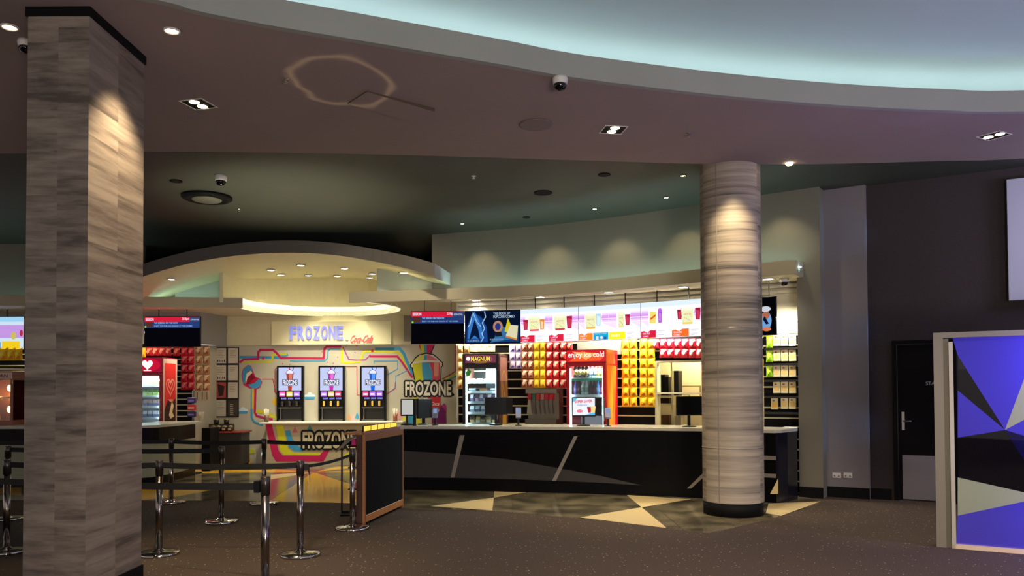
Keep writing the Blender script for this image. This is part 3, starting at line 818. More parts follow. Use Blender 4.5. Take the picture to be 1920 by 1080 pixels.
# spots in the dark ceiling washing the big wall
wl = [(867, 419, 'small dim spotlight at the far left of the dark ceiling row'), (1115, 391, 'small dim spotlight midway along the dark ceiling row'), (1249, 370, 'small dim spotlight just left of the round column top'), (1281, 329, 'brighter small spotlight above left of the round column')]
for px, py, nm in wl:
    p = at_z(px, py, ZD-0.001)
    round_light(tuple(p), 0.045, nm, None, LITW, 0, WARM, trim=MATBLACK)
for px, py in [(905, 470), (1040, 470), (1165, 465), (1290, 455), (1470, 450)]:
    q, a = on_curve(px, py, MW)
    light('wall_washer', 'SPOT', (q.x-0.55*math.sin(-a)*-1 if False else q.x+0.55*math.sin(a), q.y-0.55*math.cos(a), ZD-0.05), 17, (1.0, 0.82, 0.5), size=0.03, spot=78, blend=0.8, aim=(q.x, q.y, 3.0))
# little cool light thrown up the wall from strips on the bulkhead
upc = mat('cove_cyan_glow', (0, 0, 0), emit=15.0, ecolor=(0.55, 0.92, 0.9))
tag(MB().band(offset(sub_curve(FC, -1.2, 3.9), 0.10), ZB0+0.095, ZB0+0.11, 0, 0.03, upc).build('cove_light'), 'hidden cool light strip on top of the right menu bulkhead', 'light')
tag(MB().band([(-12, FL2[0][1]+0.1), (-5.3, 14.4)], ZB0+0.095, ZB0+0.11, 0, 0.03, mat('cove_cyan_soft', (0, 0, 0), emit=4.5, ecolor=(0.55, 0.9, 0.85))).build('cove_light'), 'hidden cool light strip on top of the left menu bulkhead', 'light')
# soffit: twin square downlights
def twin(px, py, w_, rz, label, power, aim):
    p = at_z(px, py, ZS-0.001)
    t = thing('twin_downlight', label, 'downlight', p, rz, 'square twin downlights in the mauve soffit')
    h = w_/2
    MB().box(-h, h, -h, -h+0.012, -0.006, 0, TRIMW).box(-h, h, h-0.012, h, -0.006, 0, TRIMW).box(-h, -h+0.012, -h+0.012, h-0.012, -0.006, 0, TRIMW).box(h-0.012, h, -h+0.012, h-0.012, -0.006, 0, TRIMW).build('frame', t)
    bx('recess', t, -h+0.012, h-0.012, -h+0.012, h-0.012, -0.003, -0.0015, MATBLACK)
    for sy in (-0.25, 0.25):
        MB().lathe([(0.0001, -0.006), (h*0.36, -0.006), (h*0.38, -0.003)], LITW, 16, (0, sy*w_*0.95, 0)).build('lamp', t)
    light('lamp_beam', 'SPOT', (p.x, p.y, p.z-0.03), power, WARM, size=0.05, spot=58, blend=0.8, aim=aim)
    return t
twin(372, 195, 0.24, math.radians(-15), 'square twin downlight in the soffit just right of the square pillar', 140, (-2.3, 7.6, 0))
twin(1150, 243, 0.24, math.radians(10), 'square twin downlight in the soffit above the centre of the room', 120, (1.4, 9.6, 0))
twin(1864, 254, 0.24, math.radians(30), 'square twin downlight in the soffit at the right edge', 120, (4.6, 8.6, 0))
p = at_z(322, 57, ZS-0.001)
round_light(tuple(p), 0.06, 'round warm downlight in the soffit right of the square pillar head', 'round warm soffit downlights', LITW, 210, WARM, 75, aim=(fx1+0.15, 5.65, 1.6), trim=TRIMW)
p = at_z(18, 50, ZS-0.001)
round_light(tuple(p), 0.06, 'round warm downlight in the soffit left of the square pillar head', 'round warm soffit downlights', LITW, 90, WARM, 55, trim=TRIMW)
p = at_z(1480, 306, ZS-0.001); 
t = thing('downlight', 'tiny warm spotlight at the soffit edge right of the column top', 'downlight', (p.x, p.y, ZS-0.001))
MB().lathe([(0.0001, -0.02), (0.035, -0.02), (0.045, 0.0)], LITW, 16).build('lamp', t)
light('lamp_beam', 'SPOT', (cc.x-0.15, cc.y-CR-0.5, ZS-0.05), 110, (1.0, 0.8, 0.5), size=0.04, spot=60, blend=0.9, aim=(cc.x-0.05, cc.y-CR+0.1, 2.7))
light('lamp_beam', 'SPOT', (-1.6, 3.6, ZS-0.05), 380, (1.0, 0.82, 0.66), size=0.06, spot=80, blend=0.9, aim=(-0.6, 5.4, 0))
light('lamp_beam', 'SPOT', (2.4, 4.4, ZS-0.05), 420, (1.0, 0.82, 0.66), size=0.06, spot=90, blend=0.9, aim=(2.6, 6.2, 0))
light('lamp_beam', 'SPOT', (1.0, 10.5, ZD-0.05), 200, (1.0, 0.84, 0.62), size=0.06, spot=85, blend=0.9, aim=(1.0, 10.2, 0))
# flat round speakers and sensors
def disc(name, px, py, r, z, label, cat, m, group=None, h=0.012):
    p = at_z(px, py, z-0.001)
    t = thing(name, label, cat, p, 0, group)
    MB().lathe([(r, 0), (r*0.98, -h), (r*0.9, -h)], m, 32).build('rim', t)
    MB().lathe([(0.0001, -h*0.7), (r*0.91, -h*0.7)], mat('speaker_grille', '5a4c4a', 0.8), 32).build('grille', t)
    return t
disc('ceiling_speaker', 1005, 233, 0.165, ZS, 'large round speaker grille in the mauve soffit left of a twin downlight', 'speaker', mat('speaker_rim', '6a5a58', 0.6))
disc('ceiling_speaker', 1018, 361, 0.13, ZD, 'dark round speaker in the dark ceiling near its middle', 'speaker', MATBLACK)
disc('ceiling_speaker', 330, 339, 0.08, ZD, 'small dark disc in the dark ceiling left of the dome camera', 'speaker', MATBLACK)
disc('ceiling_speaker', 1133, 327, 0.08, ZD, 'small dark disc in the dark ceiling left of the brighter spotlight', 'speaker', MATBLACK)
disc('ceiling_speaker', 987, 407, 0.06, ZD, 'tiny dark disc in the dark ceiling nearest the big wall', 'speaker', MATBLACK)
for px, py, z, nm in [(535, 147, ZS, 'sprinkler head in the mauve soffit at the left'), (1291, 250, ZS, 'sprinkler head in the mauve soffit right of the twin downlight'), (448, 392, ZD, 'sprinkler head beside the round ceiling vent'), (888, 330, ZD, 'pale sensor in the middle of the dark ceiling')]:
    p = at_z(px, py, z-0.001); t = thing('sprinkler' if 'sprink' in nm else 'ceiling_sensor', nm, 'sprinkler' if 'sprink' in nm else 'sensor', p)
    mm = TRIMW if 'sensor' in nm else STEEL
    MB().lathe([(0.03, 0), (0.03, -0.006), (0.01, -0.01), (0.01, -0.03)], mm, 14).build('body', t)
    MB().lathe([(0.0001, -0.036), (0.022, -0.034), (0.022, -0.03)], mm, 14).build('deflector', t)
p = at_z(388, 368, ZD-0.001)
t = thing('ceiling_vent', 'wide round ceiling vent with dark ring in the dark ceiling', 'vent', p)
MB().lathe([(0.33, 0), (0.34, -0.03), (0.30, -0.055), (0.25, -0.06), (0.24, -0.05)], MATBLACK, 40).build('ring', t)
MB().lathe([(0.0001, -0.062), (0.19, -0.062), (0.20, -0.05), (0.20, -0.03)], mat('vent_grey', '5c5a50', 0.6), 40).build('diffuser', t)
def dome_cam(px, py, z, label, r=0.06):
    p = at_z(px, py, z-0.001); t = thing('dome_camera', label, 'camera', p)
    MB().lathe([(r*1.05, 0), (r*1.1, -0.02), (r, -r*0.9), (r*0.98, -r)], mat('camera_white', 'c4c0b8', 0.4), 24).build('housing', t)
    MB().lathe([(r*0.92, -r), (r*0.9, -r*1.3), (r*0.65, -r*1.75), (0.0001, -r*1.95)], mat('smoked_dome', '08080a', 0.08), 24).build('dome', t)
dome_cam(1050, 145, ZS, 'white dome security camera hanging by the curved soffit edge')
dome_cam(414, 329, ZD, 'dark dome security camera above the round ceiling vent', 0.07)
dome_cam(48, 76, ZS, 'dark dome security camera half hidden by the square pillar head', 0.05)
dome_cam(1470, 522, ZB0, 'dome security camera under the bulkhead right of the column', 0.055)
# hatch in the soffit
hp = [at_z(*q, ZS-0.001) for q in [(652, 193), (688, 170), (815, 203), (776, 224)]]
t = thing('ceiling_hatch', 'square access hatch hanging slightly open in the mauve soffit', 'hatch', (0, 0, 0))
V = [(q.x, q.y, ZS-0.001) for q in hp]+[(q.x, q.y, ZS-(0.012, 0.012, 0.035, 0.035)[i]) for i, q in enumerate(hp)]
MB().add(V, [(4, 5, 6, 7)], MAUVE).add(V, [(0, 1, 5, 4), (1, 2, 6, 5), (2, 3, 7, 6), (3, 0, 4, 7)], mat('hatch_edge_brown', '4a3c28', 0.8)).build('panel', t)

# =================================================================== BARRIER POSTS AND BELTS
PH = 0.86
def make_post(label, x, y):
    t = thing('barrier_post', label, 'barrier post', (x, y, 0), 0, 'chrome queue barrier posts')
    MB().lathe([(0.176, 0), (0.180, 0.004), (0.180, 0.024), (0.170, 0.030), (0.08, 0.038), (0.045, 0.045), (0.034, 0.055)], CHROME, 40).build('base', t)
    MB().lathe([(0.030, 0.045), (0.030, PH-0.13)], POLE, 24).build('pole', t)
    MB().lathe([(0.034, PH-0.135), (0.0345, PH-0.005), (0.030, PH), (0.0001, PH)], mat('cassette_grey', '4a4440', 0.3, metal=0.8), 24).build('cassette', t)
    return t
proto = None
posts = {'A': (563, 1042, 'queue barrier post second nearest, with a strap end hanging from it'), 'B': (497, 1112, 'nearest queue barrier post, its base below the frame'),
         'C': (298, 1040, 'queue barrier post just right of the square pillar, base showing red reflections'), 'D': (415, 980, 'queue barrier post standing before the small red-topped cabinet'),
         'E': (321, 943, 'far queue barrier post in front of the left counter'), 'F': (495, 945, 'far queue barrier post in front of the pink mural arc'),
         'G': (661, 992, 'queue barrier post beside the chalkboard display stand'), 'I': (12, 1036, 'nearer queue barrier post left of the square pillar'), 'J': (14, 974, 'farther queue barrier post left of the square pillar')}
PP = {}
for k, (px, py, lab) in posts.items():
    q = at_z(px, py, 0); PP[k] = q
    if proto is None: proto = make_post(lab, q.x, q.y)
    else:
        c = copy_tree(proto); c.location = (q.x, q.y, 0); c['label'] = lab
BZ = 0.815
def belt(a, b, za, zb, label, sag=0.015, w_=0.052):
    pts = []
    a = Vector(a); b = Vector(b)
    for k in range(13):
        t = k/12; p = a.lerp(b, t); z = za+(zb-za)*t-4*sag*t*(1-t); pts.append((p.x, p.y, z))
    o = MB().ribbon(pts, w_, BELT).build('barrier_belt'); tag(o, label, 'belt', 'black retractable queue belts'); return o
def pxy(k, dx=0.0, dy=0.0): return (PP[k].x+dx, PP[k].y+dy)
def between(k1, k2, *a, **kw):
    p, q = Vector(pxy(k1)), Vector(pxy(k2)); d = (q-p).normalized()*0.036
    return belt(p+d, q-d, *a, **kw)
between('I', 'C', BZ, BZ, 'black belt running behind the square pillar to the post on its right')
between('C', 'A', BZ, BZ, 'black belt between the post right of the pillar and the second nearest post')
between('J', 'D', BZ, BZ, 'black belt reaching the post before the red-topped cabinet')
between('E', 'F', BZ, BZ, 'black belt between the two far posts in front of the mural')
belt((-9.2, 10.6), (PP['E'].x-0.04, PP['E'].y), BZ, BZ, 'black belt leaving the far post toward the left counter')
belt((PP['F'].x+0.04, PP['F'].y), (-1.95, 10.0), BZ, BZ, 'black belt from the far post to the display stand')
belt((-5.6, 7.35), (PP['B'].x-0.08, PP['B'].y), 0.70, 0.785, 'nearest black belt, ending at the nearest post', sag=0.03)
MB_ = MB().box(PP['B'].x-0.082, PP['B'].x-0.038, PP['B'].y-0.02, PP['B'].y+0.02, 0.74, 0.83, BLKPLAST, 0.005)
tag(MB_.build('belt_clip'), 'black belt clip on the side of the nearest post', 'clip')
between('A', 'G', 0.80, 0.80, 'slack grey belt twisting up to the post beside the chalkboard', sag=0.02, w_=0.03)
q = PP['A']
tag(MB().ribbon([(q.x+0.036, q.y-0.01, 0.80), (q.x+0.07, q.y-0.01, 0.80), (q.x+0.085, q.y-0.01, 0.76), (q.x+0.088, q.y-0.01, 0.70)], 0.06, BELT, 0.012).build('strap_end'), 'loose black strap end hanging from the second nearest post', 'strap')

# =================================================================== CHALKBOARD DISPLAY STAND
bl = at_z(684, 986, 0); br_ = at_z(757, 951, 0)
ang = math.atan2(br_.y-bl.y, br_.x-bl.x); BWd = (br_-bl).to_2d().length; BH = 1.0
ds = thing('display_stand', 'wooden display stand with a chalkboard side beside the queue', 'display stand', (bl.x, bl.y, 0), ang)
# local x along board, local -y faces the camera side (right), +y toward the shelves (left)
MB().box(0.04, BWd-0.04, 0.004, 0.012, 0.10, BH-0.06, CHALK).build('chalkboard', ds)
bx('top_rail', ds, 0.0, BWd, 0.0, 0.03, BH-0.075, BH, WOOD, 0.004)
bx('bottom_rail', ds, 0.035, BWd-0.03, 0.0, 0.03, 0.03, 0.11, mat('light_wood', 'b07840', 0.5, noise=0.2, nscale=6, stretch=(10, 3, 3)), 0.004)
bx('side_rail', ds, 0.0, 0.035, 0.0, 0.03, 0.0, BH-0.075, WOOD, 0.003)
bx('side_rail', ds, BWd-0.03, BWd, 0.0, 0.03, 0.0, BH-0.075, WOOD, 0.003)
bx('end_panel', ds, 0.0, 0.03, 0.031, 0.10, 0.0, BH, DKWOOD, 0.003)
bx('back_panel', ds, 0.03, BWd, 0.031, 0.05, 0.0, BH-0.02, MATBLACK)
for z in (0.12, 0.38, 0.62, 0.86): bx('shelf', ds, 0.06, BWd-0.06, 0.051, 0.22, z, z+0.015, MATBLACK)
# top tray with bright strip lettering
bx('top_tray', ds, 0.02, BWd-0.05, 0.03, 0.26, BH+0.0, BH+0.02, WOOD)
for xx in (0.1, 0.62, 1.1): MB().bar((xx, 0.065, BH+0.02), (xx, 0.065, BH+0.075), 0.008, 0.008, MATBLACK).build('sign_post', ds)
a = Art(); a.rect(0.08, BH+0.025, 1.22, BH+0.095, '3a2a14')
for k in range(5): a.rect(0.11+0.225*k, BH+0.033, 0.11+0.225*k+0.205, BH+0.087, 'ffc04a')
m_ = MB().box(0.08, 1.22, 0.0505, 0.06, BH+0.025, BH+0.095, MATBLACK); a.into(m_, y=0.05, emit=0.9); m_.build('sign_strip', ds)
MB().box(0.02, 1.2, 0.0, 0.012, BH+0.0, BH+0.028, mat('dusky_pink', '8a5a58', 0.5)).build('tray_lip', ds)
lid = MB().add([(0.0, 0.10, BH-0.02), (0.35, 0.10, BH+0.02), (0.35, 0.36, BH-0.08), (0.0, 0.34, BH-0.20), (0.0, 0.10, BH-0.01), (0.35, 0.10, BH+0.03), (0.35, 0.36, BH-0.07), (0.0, 0.34, BH-0.19)],
     [(0, 3, 2, 1), (4, 5, 6, 7), (0, 1, 5, 4), (1, 2, 6, 5), (2, 3, 7, 6), (3, 0, 4, 7)], mat('grey_brown_flap', '5a4e4a', 0.5)).build('side_flap', ds)
lf = thing('wire_poster_frame', 'thin black metal floor frame left of the chalkboard stand', 'frame', at_z(646, 974, 0)+Vector((0, 0.35, 0)), 0.1)
lx = 0.115
for x0_, x1_, z0_, z1_ in [(-lx, -lx+0.018, 0.04, 0.87), (lx-0.018, lx, 0.04, 0.87)]: bx('upright', lf, x0_, x1_, -0.01, 0.01, z0_, z1_, MATBLACK)
bx('rail', lf, -lx, lx+0.16, -0.01, 0.01, 0.87, 0.89, MATBLACK); bx('rail', lf, -lx, lx, -0.01, 0.01, 0.02, 0.045, MATBLACK); bx('foot', lf, -lx, lx, -0.12, 0.12, 0.0, 0.02, MATBLACK)
Md = Matrix.Translation((bl.x, bl.y, 0)) @ Matrix.Rotation(ang, 4, 'Z')
for k, (z, c, lab) in enumerate([(0.875, 'd83a7c', 'pink leaflet box on the top shelf of the chalkboard stand'), (0.635, 'd8d2c4', 'white leaflet box on the second shelf of the chalkboard stand'), (0.395, 'd87a8a', 'pink and cream leaflet box on the third shelf of the chalkboard stand'), (0.135, '3a3436', 'dark leaflet box on the lowest shelf of the chalkboard stand')]):
    t = thing('leaflet_box', lab, 'box', Md @ Vector((0.14, 0.13, z)), ang, None)
    MB().box(-0.06, 0.1, -0.05, 0.06, 0, 0.075, cmat(c), 0.004).box(-0.055, 0.095, -0.045, 0.055, 0.075, 0.10, cmat('e4dccb')).build('box', t)

# =================================================================== FRAMED GLASS SCREEN, RIGHT FOREGROUND
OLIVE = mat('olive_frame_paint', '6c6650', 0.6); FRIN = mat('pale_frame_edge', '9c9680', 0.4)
g0 = at_z(1792, 1028, 0); g1 = at_z(1920, 1038.5, 0)
gd = (g1-g0); gang = math.atan2(gd.y, gd.x); GT = at_y(1790, 633, g0.y).z
gl = thing('glass_screen', 'framed glass screen with purple and olive triangles at the right', 'glass screen', (g0.x, g0.y, 0), gang)
GW = 2.2
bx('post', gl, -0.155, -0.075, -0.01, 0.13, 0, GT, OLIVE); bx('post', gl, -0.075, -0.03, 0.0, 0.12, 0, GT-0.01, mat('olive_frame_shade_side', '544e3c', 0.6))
bx('inner_trim', gl, -0.03, 0.005, -0.02, 0.10, 0, GT-0.04, FRIN)
bx('top_rail', gl, -0.155, GW, -0.012, 0.13, GT, GT+0.05, OLIVE); bx('bottom_rail', gl, -0.03, GW, -0.02, 0.10, 0, 0.035, mat('tan_sill', 'c4ac84', 0.5)); bx('post', gl, GW, GW+0.12, -0.01, 0.13, 0, GT, OLIVE)
# pane polygons located on the screen's own plane
gp = [(g0.x, g0.y), (g0.x+math.cos(gang)*3, g0.y+math.sin(gang)*3)]
def gloc(px, py):
    q, _ = on_curve(px, py, gp); return ((Vector((q.x, q.y))-Vector(gp[0])).length*(1 if q.x >= g0.x else -1), q.z)
PURP = mat('purple_frosted_vinyl', '3e36a0', 0.5, spec=0.1, alpha=0.8)
OLV = mat('olive_vinyl', '787e5e', 0.5)
CLR = glass_mat('smoked_glass', 'a8a4b8')
hubg = (1885, 806.5)
TL, BL_ = (0.005, GT), (0.005, 0.035)
def pane(polys, m, name, y=0.04):
    mb = MB()
    for pl in polys:
        pts = [p if isinstance(p[0], float) and abs(p[0]) < 3 and abs(p[1]) < 4 else gloc(*p) for p in pl]
        mb.add([(u, y, v) for u, v in pts], [tuple(range(len(pts)))], m)
    return mb.build(name, gl)
H_ = gloc(*hubg)
def ln(px, py, k=1.0):   # continue the line hub->pixel until u = GW
    u, v = gloc(px, py); s_ = (GW-H_[0])/(u-H_[0]); return (float(GW), H_[1]+(v-H_[1])*s_)
L1, L2, L3, L4 = gloc(1796, 666), gloc(1796, 732), gloc(1796, 821), gloc(1796, 896)
L5 = gloc(1796, 968)
R1 = ln(1920, 713); R1 = (H_[0]+(R1[0]-H_[0])*(GT-H_[1])/(R1[1]-H_[1]), GT) if R1[1] > GT else R1
R2 = ln(1920, 788)
R3 = ln(1918, 864)
if R3[1] < 0.4: R3 = (H_[0]+(R3[0]-H_[0])*(0.4-H_[1])/(R3[1]-H_[1]), 0.45)
OT = gloc(1920, 924); OBm = gloc(1920, 941); tip = gloc(1960, 933)
pane([[TL, L1, H_, R1], [L2, L3, H_], [H_, R3, (float(GW), R3[1]), (float(GW), R2[1]), R2]], PURP, 'purple_pane')
pane([[L5, BL_, (float(GW), 0.035), (float(GW), tip[1]), tip]], PURP, 'purple_pane')
pane([[L4, L5, tip], [H_, R2, (float(GW), GT), R1]], OLV, 'olive_pane')
pane([[L1, L2, H_], [L3, L4, tip, (float(GW), tip[1]), (float(GW), R3[1]), R3, H_]], CLR, 'clear_pane')
# unseen purple lights added right of frame to brighten the pane and wall panel
light('purple_wash', 'POINT', (5.0, 6.35, 1.75), 55, (0.40, 0.34, 1.0), size=0.12)
light('purple_wash', 'POINT', (5.0, 6.35, 0.35), 20, (0.40, 0.34, 1.0), size=0.12)
light('purple_wash', 'AREA', (7.4, 8.0, 3.6), 30, (0.6, 0.62, 1.0), size=1.0, size_y=0.6, aim=(6.6, 9.4, 2.4))
light('purple_wash', 'SPOT', (6.0, 6.2, 2.3), 5, (0.40, 0.28, 1.0), size=0.1, spot=90, aim=(4.95, 7.0, 1.3))
# blue light catching the wall's end face
for z_ in (0.9, 2.2, 3.5): light('blue_wash', 'SPOT', (5.55, 9.62, z_), 17, (0.16, 0.42, 1.0), size=0.05, spot=40, blend=0.8, aim=(4.22, 10.5, z_+0.1))

# =================================================================== MURAL AND FROZEN DRINK BAY
PINK, LIME, BLUE = 'c8205c', 'd2d028', '3f9cc8'
mz = lambda px, py: (lambda q: (q.x, q.z))(at_y(px, py, YM))
def crop_pts(x0, y0, k, pts): return [mz(x0+a/k, y0+b/k) for a, b in pts]
mu = Art(0.0012)
S = 6.0
C5 = lambda pts: crop_pts(440, 620, S, pts)          # crop of the machine row
def pw(px): return px/S*YM/F_PX
# thick coloured pipes along the top
mu.stroke(C5([(55, 297), (330, 300), (500, 303), (600, 268)]), pw(30), BLUE)
mu.stroke(C5([(80, 355), (410, 350), (425, 335), (428, 268), (590, 265)]), pw(24), LIME)
mu.stroke(C5([(55, 360), (100, 325), (262, 318), (268, 240), (290, 216), (430, 216), (470, 250), (520, 308), (1000, 312), (1012, 200), (1035, 180), (1200, 180)]), pw(26), PINK)
mu.stroke(C5([(620, 343), (1010, 343), (1045, 310), (1052, 230), (1075, 205), (1190, 205)]), pw(14), BLUE)
mu.stroke(C5([(1212, 190), (1205, 350), (1240, 362), (1410, 350), (1450, 240), (1480, 232), (1830, 240), (1880, 290), (1900, 350), (1990, 520)]), pw(24), LIME)
mu.stroke(C5([(1215, 180), (1245, 240), (1285, 325), (1380, 333), (1470, 330), (1530, 270)]), pw(14), 'a04a90')
mu.stroke(C5([(1580, 205), (1860, 205), (1905, 260), (1935, 340), (2010, 500)]), pw(32), BLUE)
mu.stroke(C5([(1520, 290), (1830, 290), (1880, 350), (1940, 440), (2000, 530)]), pw(24), PINK)
mu.stroke(C5([(1570, 370), (1570, 343), (1835, 343), (1835, 430), (1720, 495)]), pw(10), BLUE)
mu.stroke(C5([(1720, 705), (1810, 640), (1815, 510), (1860, 490), (1960, 440)]), pw(8), BLUE)
mu.stroke(C5([(1710, 715), (1805, 655), (1808, 580)]), pw(8), PINK)
mu.stroke(C5([(1235, 405), (1375, 405), (1378, 725), (1410, 725)]), pw(8), 'b02840')
mu.stroke(C5([(305, 545), (430, 545), (445, 620), (470, 715)]), pw(8), 'b02840')
mu.stroke(C5([(480, 410), (455, 440), (450, 690), (480, 720)]), pw(8), 'b02840')
mu.circ(*C5([(320, 310)])[0], pw(18), 'c83048'); mu.circ(*C5([(1550, 228)])[0], pw(16), 'c83048'); mu.circ(*C5([(1375, 168)])[0], pw(12), 'd86a70')
# open lips
mu.poly(C5([(75, 500), (95, 430), (150, 385), (185, 395), (210, 460), (235, 520), (290, 540), (312, 580), (290, 640), (240, 665), (170, 650), (100, 612)]), PINK)
mu.poly(C5([(85, 500), (100, 435), (150, 392), (182, 402), (205, 465), (150, 450), (125, 520), (120, 600), (100, 590)]), BLUE)
mu.poly(C5([(150, 600), (220, 585), (260, 545), (290, 548), (304, 580), (282, 632), (238, 652), (180, 640)]), BLUE)
mu.poly(C5([(120, 560), (135, 480), (185, 450), (200, 475), (150, 520), (130, 590)]), 'e8e0cc')
mu.poly(C5([(130, 600), (140, 545), (190, 480), (225, 525), (262, 545), (220, 590), (170, 605)]), '8a1420')
mu.poly(C5([(165, 600), (190, 560), (235, 530), (265, 548), (225, 590)]), 'c8183c')
# stem below the lips
mu.stroke(C5([(208, 650), (205, 880)]), pw(22), 'e8c030'); mu.stroke(C5([(190, 650), (190, 880)]), pw(12), BLUE)
mu.stroke(C5([(235, 655), (228, 920), (250, 960), (350, 985), (430, 1000)]), pw(24), PINK)
mu.stroke(C5([(190, 880), (192, 980), (220, 1030), (320, 1065)]), pw(22), BLUE)
mu.stroke(C5([(240, 905), (340, 920), (480, 985)]), pw(34), LIME)
mu.poly(C5([(415, 800), (440, 755), (480, 760), (482, 850), (440, 830)]), 'e8b838')
# clouds, drops
def cloud(px, py, k=1.0, c='4aa4cc'):
    for dx, dy, r in ((-38, 5, 26), (0, -12, 34), (38, 2, 26)):
        u, v = C5([(px+dx*k, py+dy*k)])[0]; mu.circ(u, v, pw(r*k), 'dcebee')
    a, b = C5([(px-64*k, py+6*k)])[0], C5([(px+64*k, py+34*k)])[0]
    mu.poly(C5([(px-64*k, py+6*k), (px+64*k, py+6*k), (px+50*k, py+34*k), (px-50*k, py+34*k)]), c)
cloud(845, 738); cloud(95, 900, 0.9)
for px, py, c in ((1378, 950, BLUE), (1290, 960, 'e8a070'), (1335, 975, 'e0b8c0')):
    mu.poly(C5([(px-24, py+30), (px, py-32), (px+24, py+30), (px, py+48)]), c)
for px, py in ((1000, 250), (1160, 298), (1110, 366), (1050, 355), (620, 380), (540, 372), (985, 238), (1250, 182), (1355, 245)):
    u, v = C5([(px, py)])[0]; mu.circ(u, v, pw(6), 'b03048', n=8)
# side striped strip by the menu frames
mu.stroke([mz(400, 655), mz(399, 700), mz(400, 745), mz(397, 788)], 0.06, LIME)
mu.stroke([mz(397, 690), mz(403, 740), mz(401, 760)], 0.07, BLUE)
mu.stroke([mz(403, 745), mz(398, 790)], 0.06, 'c8485c')
mu.poly([mz(455, 868), mz(463, 830), mz(472, 868)], 'e8a830'); mu.poly([mz(466, 850), mz(472, 838), mz(480, 850)], LIME)
mm_ = MB(); mu.into(mm_, y=YM-0.002)
mural = thing('mural_print', 'printed frozen drink mural with rainbow pipes and open lips', 'mural', (0, 0, 0))
mm_.build('pipe_print', mural)
# big cup logo on the right
C6 = lambda pts: crop_pts(740, 640, 6.75, pts)
p6 = lambda px: px/6.75*YM/F_PX
lg = Art(0.0012)
lg.poly(C6([(300, 40), (335, 40), (370, 150), (350, 170)]), 'c83048'); lg.poly(C6([(325, 40), (375, 40), (385, 165), (340, 165)]), LIME)
lg.poly(C6([(370, 40), (405, 40), (405, 165), (375, 165)]), BLUE); lg.poly(C6([(405, 40), (500, 40), (465, 165), (405, 165)]), PINK)
lg.stroke(C6([(505, 40), (460, 150)]), p6(12), '141414')
out = [(195, 330), (195, 290), (230, 250), (260, 200), (310, 165), (400, 145), (490, 160), (550, 205), (585, 245), (612, 265), (612, 310), (595, 330), (590, 490), (245, 490), (215, 335)]
lg.poly(C6(out), '141414')
lg.poly(C6([(205, 322), (207, 296), (240, 262), (270, 215), (315, 178), (400, 160), (485, 174), (540, 216), (575, 255), (600, 275), (600, 305), (582, 322), (575, 500), (262, 500), (232, 330)]), 'e0d8c8')
lg.poly(C6([(300, 190), (340, 175), (375, 178), (370, 240), (235, 262), (262, 225)]), 'dcd86a')
lg.poly(C6([(375, 178), (405, 172), (410, 235), (370, 240)]), BLUE)
lg.poly(C6([(405, 172), (450, 180), (530, 225), (540, 245), (410, 235)]), 'dc7088')
lg.poly(C6([(228, 290), (345, 268), (355, 380), (370, 500), (262, 500), (245, 400)]), 'd0cc20')
lg.poly(C6([(345, 268), (440, 262), (450, 330), (480, 380), (470, 500), (370, 500), (350, 400)]), '48a4cc')
lg.poly(C6([(440, 262), (575, 272), (572, 400), (568, 500), (470, 500), (480, 390), (455, 330)]), 'd84858')
lg.poly(C6([(495, 270), (560, 275), (555, 440), (500, 445)]), 'e89a8c')
lg.stroke(C6([(600, 480), (690, 430), (765, 380), (765, 40)]), p6(12), 'b02840')
lg.stroke(C6([(600, 500), (700, 455), (780, 415)]), p6(22), LIME); lg.stroke(C6([(620, 515), (710, 470), (785, 440)]), p6(16), BLUE)
lg.poly(C6([(238, 700), (285, 700), (275, 830), (350, 1060), (225, 1060), (215, 950)]), LIME)
lg.poly(C6([(30, 950), (130, 960), (232, 960), (232, 1010), (110, 1000)]), LIME); lg.poly(C6([(180, 900), (235, 905), (235, 1060), (175, 1060)]), BLUE)
lg.poly(C6([(415, 700), (585, 700), (580, 860), (440, 870)]), 'c02430')
lg.text('Coca', *C6([(445, 815)])[0], p6(115), p6(48), 'ece4d8', 0.01, 0.35)
lg.circ(*C6([(625, 860)])[0], p6(32), 'b83488', ry=p6(75)); lg.poly(C6([(470, 1060), (470, 930), (560, 890), (590, 800), (650, 890), (655, 1060)]), '7a2068')
lg.circ(*C6([(60, 940)])[0], p6(50), 'd8a0a0'); lg.circ(*C6([(15, 930)])[0], p6(28), 'b04848')
m2 = MB(); lg.into(m2, y=YM-0.004); m2.build('cup_logo', mural)
# FROZONE wordmarks with black outline
def wordmark(art, u, v, w_, h, c='e0d8c4', outc='101010', sh=0.0):
    o = h*0.12
    art.lay += 0.12; L0 = art.lay
    for k in range(12): art.text('FROZONE', u+o*math.cos(PI*k/6), v+o*math.sin(PI*k/6), w_, h, outc, 0.035, sh, L=L0+k*0.01)
    art.text('FROZONE', u, v, w_, h, c, 0.03, sh)
    return art
wm = Art(0.0012); q0 = C6([(135, 690)])[0]; q1 = C6([(715, 505)])[0]
wordmark(wm, q0[0], q0[1], q1[0]-q0[0], q1[1]-q0[1]); wm.circ(*C6([(738, 675)])[0], p6(18), '101010')
m3 = MB(); wm.into(m3, y=YM-0.009); m3.build('wordmark', mural)
